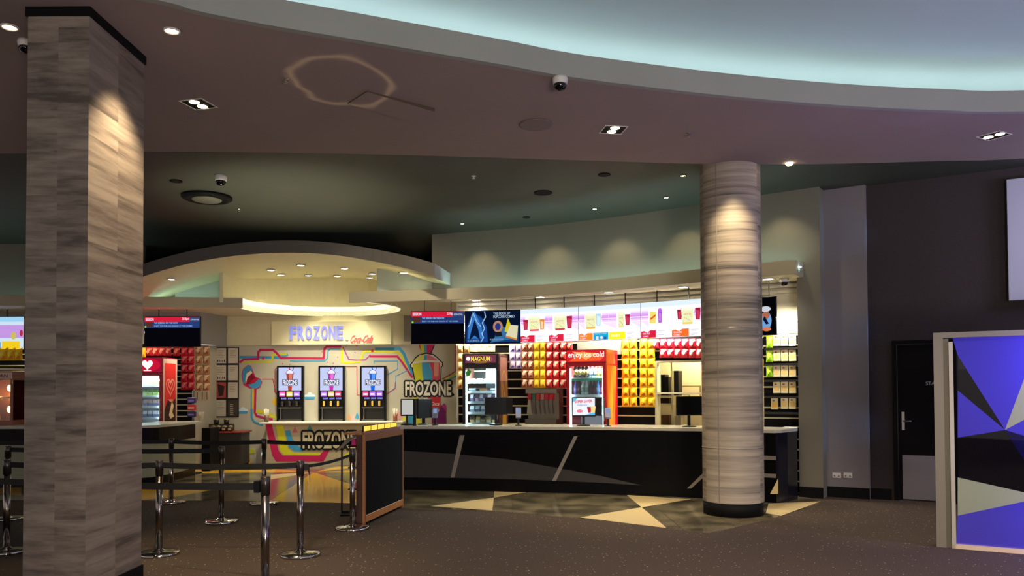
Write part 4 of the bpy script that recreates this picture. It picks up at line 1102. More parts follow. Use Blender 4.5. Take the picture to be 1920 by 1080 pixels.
# illuminated sign letters on the cream panel
sg = thing('illuminated_sign', 'raised lilac FROZONE letters with pink cola script on cream panel', 'sign', (0, 0, 0))
def letter_mesh(t, u, v, w_, h, y0, y1, m, bold=0.03, shear=0.0):
    V, Fs = text_polys(t, bold); n = len(V); mb = MB()
    f = [(u+a*w_+shear*b*h, v+b*h) for a, b in V]
    VV = [(x, y1, z) for x, z in f]+[(x, y0, z) for x, z in f]
    from collections import Counter
    ed = Counter()
    for q in Fs:
        for i in range(len(q)): ed[(q[i], q[(i+1) % len(q)])] += 1
    side = [(a, b, b+n, a+n) for (a, b) in ed if (b, a) not in ed]
    return mb.add(VV, [tuple(i+n for i in q) for q in Fs]+[q[::-1] for q in Fs]+side, m)
sq0 = at_y(543, 637, YM-0.12); sq1 = at_y(645, 611, YM-0.12)
LIL = mat('lilac_lit_letter', '8488cc', 0.5, emit=0.28, ecolor='9098f8')
lw_ = (sq1.x-sq0.x)/7
for k, ch in enumerate('FROZONE'):
    letter_mesh(ch, sq0.x+k*lw_+lw_*0.06, sq0.z, lw_*0.82, sq1.z-sq0.z, YM-0.145, YM-0.112, LIL).build('letter', sg)
cq0 = at_y(655, 642, YM-0.12); cq1 = at_y(702, 628, YM-0.12)
letter_mesh('Coca-Cola', cq0.x, cq0.z, cq1.x-cq0.x-0.06, cq1.z-cq0.z, YM-0.135, YM-0.112, mat('pink_lit_script', 'd85a5c', 0.4, emit=0.35, ecolor='ff6a66'), 0.01, 0.45).build('script_lettering', sg)
bq = at_y(648, 641, YM-0.12); letter_mesh('by', bq.x, bq.z, 0.06, 0.06, YM-0.125, YM-0.112, mat('print_9a9080x', '9a9080'), 0).build('small_lettering', sg)

# bench under the machines with the wordmark
FB0, FB1 = at_y(489, 790, 15.4).x, at_y(742, 790, 15.4).x
SHZ = at_y(600, 791, 15.4).z
bn = thing('drinks_bench', 'white shelf bench under the frozen drink machines with mural front', 'bench', (0, 0, 0))
bx('bench_top', bn, FB0, FB1+0.15, 15.3, YM-0.006, SHZ-0.035, SHZ, WHITE, 0.005)
MB().box(FB0+0.12, FB1+0.1, 15.38, YM-0.006, 0, SHZ-0.035, mat('bench_front_paint', 'b8a98a', 0.35)).build('bench_front', bn)
bz = lambda px, py: (lambda q: (q.x, q.z))(at_y(px, py, 15.38))
CB5 = lambda pts: [bz(440+a/5.4, 780+b/5.4) for a, b in pts]
bw5 = lambda px: px/5.4*15.38/F_PX
ba = Art(0.0012)
ba.poly(CB5([(310, 80), (375, 80), (405, 200), (450, 360), (490, 400), (850, 400), (930, 330), (960, 350), (900, 462), (420, 462), (380, 400)]), PINK)
ba.poly(CB5([(420, 90), (490, 90), (510, 200), (540, 330), (600, 372), (880, 372), (860, 398), (500, 395), (460, 350)]), LIME)
ba.poly(CB5([(510, 150), (560, 140), (590, 240), (640, 300), (700, 340), (690, 358), (600, 355), (550, 320)]), BLUE)
ba.poly(CB5([(580, 170), (610, 105), (640, 165)]), 'c86a78'); ba.poly(CB5([(735, 140), (760, 90), (790, 140)]), '3a8a9c')
ba.poly(CB5([(1100, 400), (1160, 360), (1220, 300), (1230, 400), (1120, 430)]), LIME)
MBb = MB(); ba.into(MBb, y=15.378); MBb.build('front_print', bn)
wa = Art(0.0012); w0 = CB5([(690, 330)])[0]; w1 = CB5([(1225, 155)])[0]
wordmark(wa, w0[0], w0[1], w1[0]-w0[0], w1[1]-w0[1], 'c8bc9c'); MBc = MB(); wa.into(MBc, y=15.370); MBc.build('wordmark', bn)
mural['label'] = 'wall print with rainbow pipes, open lips, clouds and big slush cup logo'

# frozen drink machines
def machine(px0, px1, col1, col2, labs, label):
    a = at_y(px0, 787, 15.80); b = at_y(px1, 787, 15.80); W_ = b.x-a.x; T = at_y(px0, 686, 15.80).z
    t = thing('frozen_drink_machine', label, 'drink machine', (a.x, 15.80, SHZ), 0, 'frozen drink machines'); H = T-SHZ
    MB().box(0, 0.035, 0, 0.092, 0, H, BLKPLAST).box(W_-0.035, W_, 0, 0.092, 0, H, BLKPLAST).box(0.035, W_-0.035, 0.07, 0.092, 0, H, mat('machine_back', '2c2a28', 0.4)).box(0.035, W_-0.035, 0, 0.07, H-0.03, H, BLKPLAST).box(0.035, W_-0.035, 0.0, 0.07, H*0.38, H*0.55, BLKPLAST).build('housing', t)
    s_ = MB().box(0.035, W_-0.035, -0.01, 0.07, H*0.55, H-0.03, BLKPLAST)
    ar = Art(0.001); z0, z1 = H*0.555, H-0.035; cx = W_/2; hh = z1-z0
    ar.rect(0.038, z0, W_-0.038, z1, 'c0c8ec')
    ar.poly([(cx-0.035, z0+hh*0.0), (cx+0.035, z0), (cx+0.045, z0+hh*0.2), (cx-0.045, z0+hh*0.2)], col1)
    ar.poly([(cx-0.075, z0+hh*0.74), (cx-0.055, z0+hh*0.45), (cx+0.055, z0+hh*0.45), (cx+0.075, z0+hh*0.74)], '202848')
    ar.poly([(cx-0.066, z0+hh*0.74), (cx-0.048, z0+hh*0.46), (cx+0.048, z0+hh*0.46), (cx+0.066, z0+hh*0.74)], col1)
    ar.poly([(cx-0.02, z0+hh*0.74), (cx-0.014, z0+hh*0.46), (cx+0.04, z0+hh*0.46), (cx+0.05, z0+hh*0.74)], col2)
    ar.poly([(cx-0.09, z0+hh*0.72), (cx-0.06, z0+hh*0.86), (cx, z0+hh*0.93), (cx+0.06, z0+hh*0.86), (cx+0.09, z0+hh*0.72)], '202848')
    ar.poly([(cx-0.078, z0+hh*0.735), (cx-0.052, z0+hh*0.85), (cx, z0+hh*0.91), (cx+0.052, z0+hh*0.85), (cx+0.078, z0+hh*0.735)], 'e8e8ff')
    ar.stroke([(cx-0.01, z0+hh*0.9), (cx-0.015, z1)], 0.025, col1); ar.stroke([(cx+0.05, z0+hh*0.86), (cx+0.08, z1)], 0.012, '303050')
    wordmark(ar, cx-0.145, z0+hh*0.24, 0.29, hh*0.22, 'f0f0ff', '28304c')
    ar.into(s_, y=-0.0105, emit=0.62); s_.build('screen', t)
    for k, c in enumerate(labs):
        x = 0.05+k*(W_-0.10)/3; ww = (W_-0.10)/3-0.015
        l_ = MB().box(x, x+ww, -0.012, 0.0, H*0.44, H*0.54, BLKPLAST); Art(0.001).rect(x+0.004, H*0.445, x+ww-0.004, H*0.535, c).rect(x+0.02, H*0.47, x+ww-0.02, H*0.50, 'e8d8f0').into(l_, y=-0.0125, emit=0.8); l_.build('flavour_label', t)
        xc = x+ww/2
        n_ = MB().lathe([(0.0001, 0), (0.03, 0.01), (0.036, 0.05), (0.036, 0.09)], BLKPLAST, 12, (xc, 0.03, H*0.27)).build('nozzle', t)
        MB().box(xc-0.02, xc+0.02, -0.035, 0.0, H*0.27, H*0.36, mat('machine_tap_gold', 'e8b84c', 0.4) if col1 != 'b04030' else mat('machine_tap_dark', '4a3a3c', 0.4), 0.008).build('tap_handle', n_)
    ar2 = Art(0.001)
    for k in range(3):
        ar2.text('8888', 0.09+k*(W_-0.12)/3, H*0.395, (W_-0.22)/3, H*0.03, '8890e8')
    d_ = MB().box(0.036, W_-0.036, -0.008, 0.0, H*0.385, H*0.435, BLKPLAST); ar2.into(d_, y=-0.0085, emit=1.0); d_.build('display_strip', t)
    MB().box(0.04, W_-0.04, -0.03, 0.069, H*0.23, H*0.25, mat('machine_grey', '6a665c', 0.35, metal=0.5)).build('cup_shelf', t)
    MB().box(0.04, W_-0.04, -0.02, 0.069, 0.002, 0.03, mat('machine_grey', '6a665c', 0.35, metal=0.5)).build('drip_tray', t)
    MB().bar((0.075, 0.03, 0.03), (0.075, 0.03, H*0.23), 0.02, 0.02, STEEL).build('support', t)
    return t
machine(519, 568.5, 'b04030', 'd87868', ['e85aa8', 'd8c850', 'b070e0'], 'left frozen drink machine with brown cup on its screen')
machine(597, 646, 'c030a8', 'e070d0', ['b078e0', 'd8c070', 'e04a70'], 'middle frozen drink machine with magenta cup on its screen')
machine(675, 723.5, '2060d8', '5a98f0', ['e04a80', 'a868e0', 'a868e0'], 'right frozen drink machine with blue cup on its screen')
# straw jars on the bench ends
def straws(px, label, c):
    q = at_y(px, 789, 15.5); t = thing('straw_jar', label, 'straw jar', (q.x, 15.5, SHZ+0.0005))
    MB().lathe([(0.045, 0), (0.045, 0.13), (0.041, 0.13), (0.041, 0.005)], c, 16).build('jar', t)
    for k in range(7):
        a_ = k*0.9; MB().tube([(0.02*math.cos(a_), 0.02*math.sin(a_), 0.008), (0.045*math.cos(a_), 0.045*math.sin(a_), 0.245+0.01*(k % 3))], 0.0055, cmat('f0e8d0'), 6).build('straw', t)
straws(499.5, 'jar of pale straws at the left end of the white bench', mat('jar_brown', '7a5a40', 0.3))
straws(741, 'jar of pale straws at the right end of the white bench', mat('jar_red', 'a06048', 0.3))

# notice frames at the left of the mural
NB = mat('notice_frame_black', '0c0c0c', 0.4)
specs = [('e0d4bc', 0), ('e0d4bc', 1), ('e0d4bc', 0), ('dcd2bc', 2), ('b85048', 3), ('d8cdb6', 1), ('d0c6b0', 1), ('4a4032', 4)]
nb = thing('notice_board', 'black board frame of eight notices, two columns, left of the open lips', 'notice board', (0, 0, 0))
nx = [at_y(x, 700, YM).x for x in (404.5, 426.5, 448.5)]; nz_ = [at_y(426, y, YM).z for y in (782, 748, 715, 683, 651)]
MB().box(nx[0], nx[2], YM-0.02, YM-0.008, nz_[0], nz_[4], NB).build('backing', nb)
for k, (c, kind) in enumerate(specs):
    i, j = k % 2, 3-k//2
    x0_, x1_, z0_, z1_ = nx[i]+0.02, nx[i+1]-0.02, nz_[j]+0.02, nz_[j+1]-0.02
    a = Art(0.001); a.rect(x0_, z0_, x1_, z1_, c); h = z1_-z0_; w2 = x1_-x0_
    if kind in (0, 1, 2):
        for r_ in range(5 if kind < 2 else 3): a.rect(x0_+0.03, z1_-0.05-r_*0.035, x1_-0.04-0.02*(r_ % 3), z1_-0.043-r_*0.035, '8a8070')
    if kind == 0:
        for r_ in range(5): a.rect(x0_+0.02+r_*0.034, z0_+0.03, x0_+0.04+r_*0.034, z0_+0.07, '4a4438')
    if kind == 3: a.poly([(x0_+0.03, z1_-0.03), (x1_-0.03, z1_-0.08), (x1_-0.06, z0_+0.05), (x0_+0.05, z0_+0.03)], '3a2a28')
    if kind == 4:
        for r_ in range(6): a.rect(x0_+0.04, z0_+0.03+r_*0.04, x0_+0.11, z0_+0.045+r_*0.04, 'b8b098')
    m_ = MB().box(x0_, x1_, YM-0.024, YM-0.0201, z0_, z1_, NB); a.into(m_, y=YM-0.0243); m_.build('notice', nb)

# =================================================================== SCREENS OVER THE COUNTER
def make_screen(p_bl, ang, W_, H, art, label, name='menu_screen', emit=1.0, cat='screen', group=None, bez=0.01):
    t = thing(name, label, cat, p_bl, ang, group)
    bx('housing', t, 0, W_, 0.0, 0.05, 0, H, BLKPLAST, 0.004)
    m_ = MB().box(bez, W_-bez, -0.004, 0.0, bez, H-bez, BLKPLAST); art.into(m_, y=-0.0045, emit=emit*0.46); m_.build('display', t)
    for x in (W_*0.25, W_*0.75): MB().bar((x, 0.03, H), (x, 0.03, ZB0-p_bl[2]-0.001), 0.012, 0.012, BLKPLAST).build('bracket', t)
    return t
SZ0, SZ1 = 2.272, 2.838; SH = SZ1-SZ0
SC = [(-1.745, 13.22), (-0.80, 13.17), (0.118, 12.98), (1.10, 12.58), (2.06, 12.07), (2.99, 11.50), (3.72, 11.0)]
SC = [tuple(at_y(px, 600, y).xy) for px, y in [(770, 13.2), (871, 13.2), (976, 13.02), (1085, 12.62), (1201.5, 12.08), (1322, 11.5)]]
def seg(i, gap=0.004):
    a, b = Vector(SC[i]), Vector(SC[i+1]); d = (b-a); L = d.length; d.normalize()
    return (a.x+d.x*gap, a.y+d.y*gap, SZ0), math.atan2(d.y, d.x), L-2*gap
def session_art(W_, H):
    a = Art(0.001); a.rect(0.01, 0.01, W_-0.01, H-0.01, '06060c')
    a.rect(0.01, H*0.62, W_-0.01, H-0.01, '28407c'); a.rect(0.01, H*0.82, W_-0.01, H-0.01, 'e02040'); a.rect(0.03, H*0.66, 0.16, H*0.82, '5a3028')
    a.text('SESSION', 0.03, H*0.86, 0.15, H*0.09, 'fff0ff', 0.03); a.text('2:10pm', W_*0.68, H*0.86, 0.13, H*0.1, 'ffe8f8', 0.03); a.rect(W_-0.20, H*0.82, W_-0.01, H*0.97, '38487c'); a.text('cinema', W_-0.18, H*0.87, 0.15, H*0.06, 'd8e8ff')
    a.text('THE SESSIONS ON THE NOW', 0.19, H*0.755, W_*0.42, H*0.055, 'b8c8ff', 0.02); a.text('ENJOY THE FILM AND SNACKS AT THE CINEMA', 0.19, H*0.655, W_*0.68, H*0.05, 'a0c8f8', 0.01)
    a.circ(0.03, H*0.66, 0.018, '98d840')
    return a
def poster_art(W_, H):
    a = Art(0.001); a.rect(0, 0.005, W_, H-0.005, '081430')
    a.poly([(0.03, 0.02), (W_*0.42, 0.02), (W_*0.40, H*0.5), (W_*0.30, H*0.8), (W_*0.14, H*0.95), (0.04, H*0.5)], '1c4c98')
    a.poly([(0.05, H*0.15), (W_*0.34, H*0.15), (W_*0.30, H*0.55), (W_*0.18, H*0.97), (W_*0.08, H*0.6)], '3c84d8'); a.poly([(W_*0.08, H*0.1), (W_*0.12, H*0.4), (W_*0.18, H*0.72), (W_*0.25, H*0.4), (W_*0.28, H*0.1), (W_*0.18, H*0.25)], '0a1c40')
    a.poly([(W_*0.5, 0.02), (W_-0.02, 0.02), (W_-0.02, H*0.55), (W_*0.6, H*0.45)], '1c4078'); a.poly([(W_*0.46, H*0.02), (W_*0.95, H*0.15), (W_*0.7, H*0.5)], '3c78b0')
    a.stroke([(W_*0.36, H*0.97), (W_*0.38, H*0.8), (W_*0.32, H*0.62), (W_*0.36, H*0.45), (W_*0.31, H*0.3), (W_*0.34, H*0.18), (W_*0.29, H*0.04)], 0.016, 'a8d8ff'); a.stroke([(W_*0.14, H*0.9), (W_*0.10, H*0.6), (W_*0.06, H*0.5)], 0.012, 'c8e8ff')
    a.stroke([(W_*0.15, H*0.95), (W_*0.22, H*0.65), (W_*0.30, H*0.5)], 0.012, 'b0d8ff')
    a.circ(W_*0.60, H*0.50, 0.085, 'c89070', ry=0.10); a.circ(W_*0.60, H*0.50, 0.05, '2c3c90', ry=0.06); a.poly([(W_*0.57, H*0.2), (W_*0.68, H*0.22), (W_*0.66, H*0.35), (W_*0.55, H*0.34)], '182028')
    a.poly([(W_*0.72, H*0.35), (W_*0.78, H*0.75), (W_*0.84, H*0.52), (W_*0.82, H*0.3)], 'e8d828'); a.poly([(W_*0.74, H*0.22), (W_*0.82, H*0.55), (W_*0.96, H*0.52), (W_*0.94, H*0.10)], 'f4ecc0'); a.poly([(W_*0.74, H*0.18), (W_*0.74, H*0.23), (W_*0.94, H*0.13), (W_*0.94, H*0.08)], 'e8902c')
    a.text('THE BOOK OF', W_*0.52, H*0.86, W_*0.30, H*0.075, 'c0d8f4', 0.015); a.text('POPCORN COMBO', W_*0.52, H*0.76, W_*0.38, H*0.08, 'c0d8f4', 0.015)
    a.text('PURCHASE TODAY', W_*0.46, H*0.09, W_*0.24, H*0.05, '98c0e8', 0.01); a.text('CRIMES', W_*0.06, H*0.06, W_*0.2, H*0.06, '88a8c0', 0.01)
    return a
def menu_art(W_, H, v):
    a = Art(0.001); a.rect(0, 0.004, W_, H-0.004, 'fbf6ff')
    a.rect(0, H*0.86, W_, H-0.004, 'dcecff')
    def purple(x0, x1):
        for k in range(5):
            z0, z1 = H*(0.52+0.05*k), H*(0.57+0.05*k); a.rect(x0+0.006*abs(k-2), z0, x1, z1, ['f0ccf8', 'e0a4ec', 'd898e8', 'e0a8ee', 'f0d4fa'][k])
        a.rect(x0, H*0.60, x1, H*0.625, 'f8e8ff'); a.poly([(x0, H*0.5), (x1, H*0.5), (x1, H*0.32)], 'f4e0fc')
    def cup(x, w_, c, z0=0.38, z1=0.68):
        a.poly([(x-w_*0.36, H*z0), (x+w_*0.36, H*z0), (x+w_*0.5, H*z1), (x-w_*0.5, H*z1)], c); a.poly([(x-w_*0.22, H*(z0+0.02)), (x+w_*0.2, H*(z0+0.02)), (x+w_*0.3, H*(z1-0.08)), (x-w_*0.3, H*(z1-0.05))], {'a01838': 'c83858', 'e88828': 'f8d0a0', 'a040c8': 'c880e0', 'b0d8ec': 'd8f0f8'}.get(c, c))
    def tub(x, w_, base='d83848'):
        a.poly([(x-w_*0.42, H*0.34), (x+w_*0.42, H*0.34), (x+w_*0.46, H*0.40), (x-w_*0.46, H*0.40)], base)
        a.poly([(x-w_*0.46, H*0.39), (x+w_*0.46, H*0.39), (x+w_*0.55, H*0.74), (x-w_*0.55, H*0.74)], 'ecedb8'); a.circ(x, H*0.75, w_*0.5, 'f6f4dc', ry=H*0.05)
        a.text('HOYTS', x-w_*0.32, H*0.58, w_*0.64, H*0.05, 'c08878', 0.01); 
        for k in range(9): a.circ(x-w_*0.35+w_*0.7*((k*0.37) % 1), H*(0.42+0.13*((k*0.61) % 1)), 0.008, 'b8c890' if k % 2 else 'd8c878', n=6)
    def tab(x, w_, c, l1='LARGE', l2='COMBO'):
        a.poly([(x, H*0.02), (x+w_, H*0.02), (x+w_, H*0.22), (x+w_*0.62, H*0.22), (x+w_*0.42, H*0.16), (x+w_*0.2, H*0.21), (x, H*0.19)], c)
        a.text(l1, x+w_*0.1, H*0.11, w_*0.5, H*0.05, 'ffd8f4', 0.02); a.text(l2, x+w_*0.1, H*0.04, w_*0.4, H*0.045, 'ffd0f0', 0.02)
    def small(x): 
        for k, l_ in enumerate((0.12, 0.09, 0.0, 0.11, 0.06)): 
            if l_: a.rect(x, H*(0.19-0.035*k), x+l_, H*(0.196-0.035*k), '8c88a8')
    def half(): a.rect(W_*0.495, H*0.25, W_*0.5, H*0.8, 'f0e4f8')
    if v == 0:
        purple(0.0, W_*0.08); purple(W_*0.84, W_); purple(W_*0.42, W_*0.56)
        cup(W_*0.09, 0.09, 'a01838'); tub(W_*0.24, 0.19); cup(W_*0.38, 0.085, 'e88828'); tub(W_*0.69, 0.19); cup(W_*0.85, 0.10, 'a01838', 0.38, 0.74)
        half(); tab(0.0, W_*0.25, 'dc2040', 'LARGE & MEDIUM'); tab(W_*0.5, W_*0.25, 'dc2040'); small(W_*0.29); small(W_*0.78)
    elif v == 1:
        purple(0.0, W_*0.1); purple(W_*0.38, W_*0.62); purple(W_*0.84, W_)
        tub(W_*0.20, 0.18, 'e8b038'); cup(W_*0.33, 0.09, 'b0d8ec', 0.42, 0.76); tub(W_*0.70, 0.10, 'e8e0a0'); cup(W_*0.80, 0.085, 'a01838', 0.40, 0.70)
        half(); tab(0.005, W_*0.23, 'f08828', 'SNACK IT', 'UP'); a.rect(W_*0.245, H*0.02, W_*0.49, H*0.22, '18a8d8'); a.text('PERFECT PAIRS', W_*0.27, H*0.17, W_*0.2, H*0.03, 'e0f4ff'); a.rect(W_*0.29, H*0.02, W_*0.33, H*0.12, 'e8e0e0'); a.circ(W_*0.38, H*0.08, 0.025, 'f0d8d0'); a.rect(W_*0.42, H*0.02, W_*0.46, H*0.10, '305088')
        a.rect(W_*0.5, H*0.02, W_*0.76, H*0.22, 'fff020'); a.text('FAMILY', W_*0.54, H*0.09, W_*0.14, H*0.06, 'fffff0', 0.02); small(W_*0.79)
    else:
        purple(0.0, W_*0.12); purple(W_*0.62, W_*0.74); purple(W_*0.84, W_); 
        a.poly([(W_*0.14, H*0.42), (W_*0.24, H*0.41), (W_*0.25, H*0.72), (W_*0.15, H*0.74)], 'ecdc68'); a.poly([(W_*0.15, H*0.55), (W_*0.24, H*0.66), (W_*0.24, H*0.60), (W_*0.16, H*0.50)], 'e05838')
        cup(W_*0.31, 0.07, 'a040c8', 0.42, 0.74); a.circ(W_*0.31, H*0.75, 0.035, 'b868d8'); cup(W_*0.62, 0.08, 'a01838', 0.48, 0.74); tub(W_*0.74, 0.18, 'e8d060'); cup(W_*0.90, 0.085, 'a01838', 0.45, 0.76)
        half(); tab(0.005, W_*0.24, 'dc2040', 'LARGE FREEZE', 'COMBO'); tab(W_*0.5, W_*0.26, 'f07028', 'SNACK', 'COMBO'); small(W_*0.27); small(W_*0.79)
    return a
p, a_, L_ = seg(0); make_screen(p, a_, L_, SH, session_art(L_, SH), 'session screen with red header and blank black lower half, right row', 'menu_screen', 1.1, group='hanging screens over the right counter')
p, a_, L_ = seg(1); make_screen(p, a_, L_, SH, poster_art(L_, SH), 'blue lightning popcorn combo poster screen', 'menu_screen', 1.0, group='hanging screens over the right counter', bez=0.002)
for i, lab in ((2, 'menu screen with two red tabs beside the blue poster screen'), (3, 'middle menu screen with orange, cyan and yellow tabs'), (4, 'menu screen beside the round column with purple cup and orange tab')):
    p, a_, L_ = seg(i); make_screen(p, a_, L_, SH, menu_art(L_, SH, i-2), lab, 'menu_screen', 1.35, group='hanging screens over the right counter', bez=0.002)
# left session screen and far-left menu screen
s0 = at_y(215, 651, 14.4); s1 = at_y(375.5, 650, 14.4); st = at_y(375, 593, 14.4).z; lwid = s1.x-s0.x
make_screen((s1.x-1.05, 14.4, s1.z), 0, 1.05, st-s1.z, session_art(1.05, st-s1.z), 'session screen with red header right of the square pillar', 'menu_screen', 1.1)
s0 = at_y(-90, 655, 14.25); s1 = at_y(44, 655, 14.25); stt = at_y(40, 594, 14.25).z
fa = Art(0.001); w9 = s1.x-s0.x; h9 = stt-s1.z
fa.rect(0, 0, w9, h9, 'd8f0ff'); fa.rect(0, h9*0.35, w9, h9*0.75, 'd0a0f0'); fa.rect(0, h9*0.85, w9, h9, 'a8dcff'); fa.rect(w9*0.70, 0.0, w9*0.95, h9*0.25, 'ffd820'); fa.rect(w9*0.4, 0, w9*0.68, h9*0.22, '2898d8')
fa.circ(w9*0.86, h9*0.42, 0.05, 'd8c860', ry=0.07); fa.circ(w9*0.97, h9*0.5, 0.03, 'c83050', ry=0.06)
make_screen((s0.x, 14.25, s1.z), 0, w9, h9, fa, 'lilac menu screen left of the square pillar', 'menu_screen', 1.1)
# portrait screen right of the column
q = at_y(1400, 628, 10.95); q1 = at_y(1456, 628, 10.8); zt = at_y(1456, 555, 10.8).z
va = Art(0.001); vw = 0.42; vh = zt-q1.z
va.rect(0.01, 0.01, vw-0.01, vh-0.01, '050508'); va.circ(vw*0.65, vh*0.68, 0.07, 'e0e4ec', ry=0.04); va.circ(vw*0.66, vh*0.38, 0.075, '7cb4f0', ry=0.13); va.circ(vw*0.66, vh*0.52, 0.05, 'c07050'); va.poly([(vw*0.55, vh*0.42), (vw*0.62, vh*0.5), (vw*0.75, vh*0.3), (vw*0.66, vh*0.28)], '101830'); va.circ(vw*0.68, vh*0.16, 0.06, 'e88860', ry=0.03)
make_screen((q1.x-vw*0.86, q1.y+0.21, q1.z), -0.5, vw, vh, va, 'black portrait screen with a drink picture right of the column', 'menu_screen', 1.0)

# =================================================================== PACKETS ON THE WALLS
def bag_mesh(name, w_, h, d, main, patch, patch2=None, box=False):
    mb = MB(); nx_, nz2 = 6, 8
    if box:
        mb.box(-w_/2, w_/2, -d, 0, -h/2, h/2, cmat(main), 0.004)
        mb.add([(-w_*0.36, -d-0.001, -h*0.3), (w_*0.36, -d-0.001, -h*0.3), (w_*0.36, -d-0.001, h*0.1), (-w_*0.36, -d-0.001, h*0.1)], [(0, 1, 2, 3)], cmat(patch))
        mb.add([(w_*0.19*math.cos(2*PI*k/10)-w_*0.1, -d-0.0015, h*0.28+w_*0.14*math.sin(2*PI*k/10)) for k in range(10)], [tuple(range(10))], cmat(patch2 or 'c04030'))
    else:
        V = []; 
        for j in range(nz2+1):
            for i in range(nx_+1):
                u, v = i/nx_, j/nz2
                bul = (math.sin(PI*u)**0.6)*(math.sin(PI*v)**0.5) if 0 < u < 1 and 0 < v < 1 else 0
                wz = w_*(1-0.10*math.sin(PI*v)) if True else w_
                V.append(((u-0.5)*wz, -0.006-d*bul, (v-0.5)*h))
        n1 = len(V)
        V += [(x, -0.002, z) for x, y, z in V]
        Fa, Fb = [], []
        for j in range(nz2):
            for i in range(nx_):
                a = j*(nx_+1)+i; f = (a, a+1, a+nx_+2, a+nx_+1)
                inner_ = (1 <= i <= 4 and 3 <= j <= 6 and (i, j) not in ((1, 6), (4, 3), (1, 5), (4, 4))) or (i, j) in ((2, 2), (5, 6))
                low = (j in (1, 2) and 2 <= i <= 4)
                (Fb if inner_ else Fa).append((f, low))
        k = nx_+1
        mb.add(V, [f for f, l_ in Fa if not l_]+[(n1+j*k+i, n1+(j+1)*k+i, n1+(j+1)*k+i+1, n1+j*k+i+1) for j in range(nz2) for i in range(nx_)], cmat(main), False)
        mb.add(V[:n1], [f for f, l_ in Fb], cmat(patch)); mb.add(V[:n1], [f for f, l_ in Fa if l_], cmat(patch2 or patch))
        bd = [(i, i+1) for i in range(nx_)]+[(nx_+j*k, nx_+(j+1)*k) for j in range(nz2)]+[(nz2*k+i+1, nz2*k+i) for i in range(nx_)]+[((j+1)*k, j*k) for j in range(nz2)]
        mb.add(V, [(b, a, a+n1, b+n1) for a, b in bd], cmat(main))
    return mb.build(name)
def rack(name, cols, rows, curve, w_, h, d, main, patch, p2, desc, where, cat, group, off=-0.03, skip=(), box=False, jit=0.03, cw=None):
    if not box: w_ *= 1.07; h *= 1.04; jit *= 0.6
    base = None
    multi = len(cols) > 1
    for j, py in enumerate(rows):
        for i, px in enumerate(cols):
            if (i, j) in skip: continue
            q, a = on_curve(px, py, offset(curve, off))
            if base is None: o = bag_mesh(name, w_, h, d, main, patch, p2, box); base = o
            else: o = base.copy(); COL.objects.link(o)
            o.location = q; o.rotation_euler = (0, random.uniform(-jit, jit), a)
            r_ = ORD[j]+' row down'; c_ = (ORD[i]+' from left') if multi else ''
            if len(rows) == 1: lab = '%s, %s %s' % (desc, c_, where)
            else: lab = '%s, %s%s, %s' % (desc, r_, (', '+c_) if multi else '', where)
            tag(o, lab.replace('  ', ' '), cat, group)
R5 = [649.5, 666.5, 684, 701, 718.5]
rack('snack_bag', [1173, 1188, 1206.5, 1221], [645.5, 662.5, 680.5, 698.5, 716.5, 734.5, 753], PW, 0.122, 0.155, 0.035, 'f0c010', 'ffe23a', 'b86010', 'yellow snack bag', 'left of service opening', 'snack bag', 'yellow bags left of the service opening', jit=0.07)
rack('snack_bag', [1229, 1243.5, 1257, 1270.5, 1284, 1298, 1311.5, 1325], [644.5, 662], PW, 0.112, 0.145, 0.035, 'd81838', 'fff0e4', 'd84040', 'red and white bag', 'above service opening', 'snack bag', 'red and white bags above the service opening', skip=((0, 1),))
rack('snack_bag', [961, 972.5], [653, 668, 683.5], PW, 0.10, 0.135, 0.03, 'dcd0ec', 'fff4f0', '4838b0', 'white and purple sweet bag', 'beside brown fridge', 'sweet bag', 'purple and white bags')
rack('snack_bag', [983.5, 995], R5, PW, 0.10, 0.145, 0.03, 'c07850', 'ffe8c8', '8a3a24', 'brown and cream sweet bag', 'left of yellow block', 'sweet bag', 'brown and cream bags')
rack('snack_bag', [1006, 1017.5], R5, PW, 0.103, 0.15, 0.03, 'f8c818', 'ffe84a', 'd89010', 'plain yellow sweet bag', 'middle block', 'sweet bag', 'plain yellow bags in the middle block')
rack('snack_bag', [1029.5, 1042.5, 1055.5], R5, PW, 0.112, 0.148, 0.03, 'd82828', 'ffe0c4', 'c02020', 'red swirl sweet bag', 'left of red fridge', 'sweet bag', 'red bags left of the red fridge')
rack('snack_bag', [1068], [649.5], PW, 0.11, 0.145, 0.03, 'b82020', 'ffc8a0', 'a01818', 'lone red sweet bag tucked above the red fridge corner', '', 'sweet bag', None, off=-0.03)
rack('snack_bag', [862.5], [653, 669.5, 686, 702.5, 719.5], PW, 0.10, 0.145, 0.03, 'e8b868', 'ffe8a8', 'c05820', 'orange sweet bag', 'narrow column left of brown fridge', 'sweet bag', 'orange bags in the narrow column')
rack('snack_bag', [875], [653.5], PW, 0.10, 0.145, 0.03, 'e8b868', 'ffe8b0', 'c05820', 'orange sweet bag just above the brown fridge corner', '', 'sweet bag', None)
rack('sweet_box', [890, 905.5, 921], [653.5], PW, 0.14, 0.115, 0.05, 'fff0c0', 'fffbe8', 'd8b070', 'cream sweet box', 'above the brown fridge', 'box', 'cream boxes above the brown fridge', box=True)
rack('snack_bag', [1443], [641, 667, 695], PW, 0.09, 0.18, 0.03, 'a8d820', 'e0ff60', '80b818', 'lime green snack bag', 'right of column', 'snack bag', 'lime bags right of the column')
rack('chip_packet', [1457, 1471.5, 1486.5], [638, 666.5, 696, 726.5, 756], PW, 0.098, 0.165, 0.03, 'e8dcb0', 'f0c878', 'b86048', 'cream chip packet', 'right of column', 'chip packet', 'cream chip packets right of the column', box=True, skip=((0, 4),))
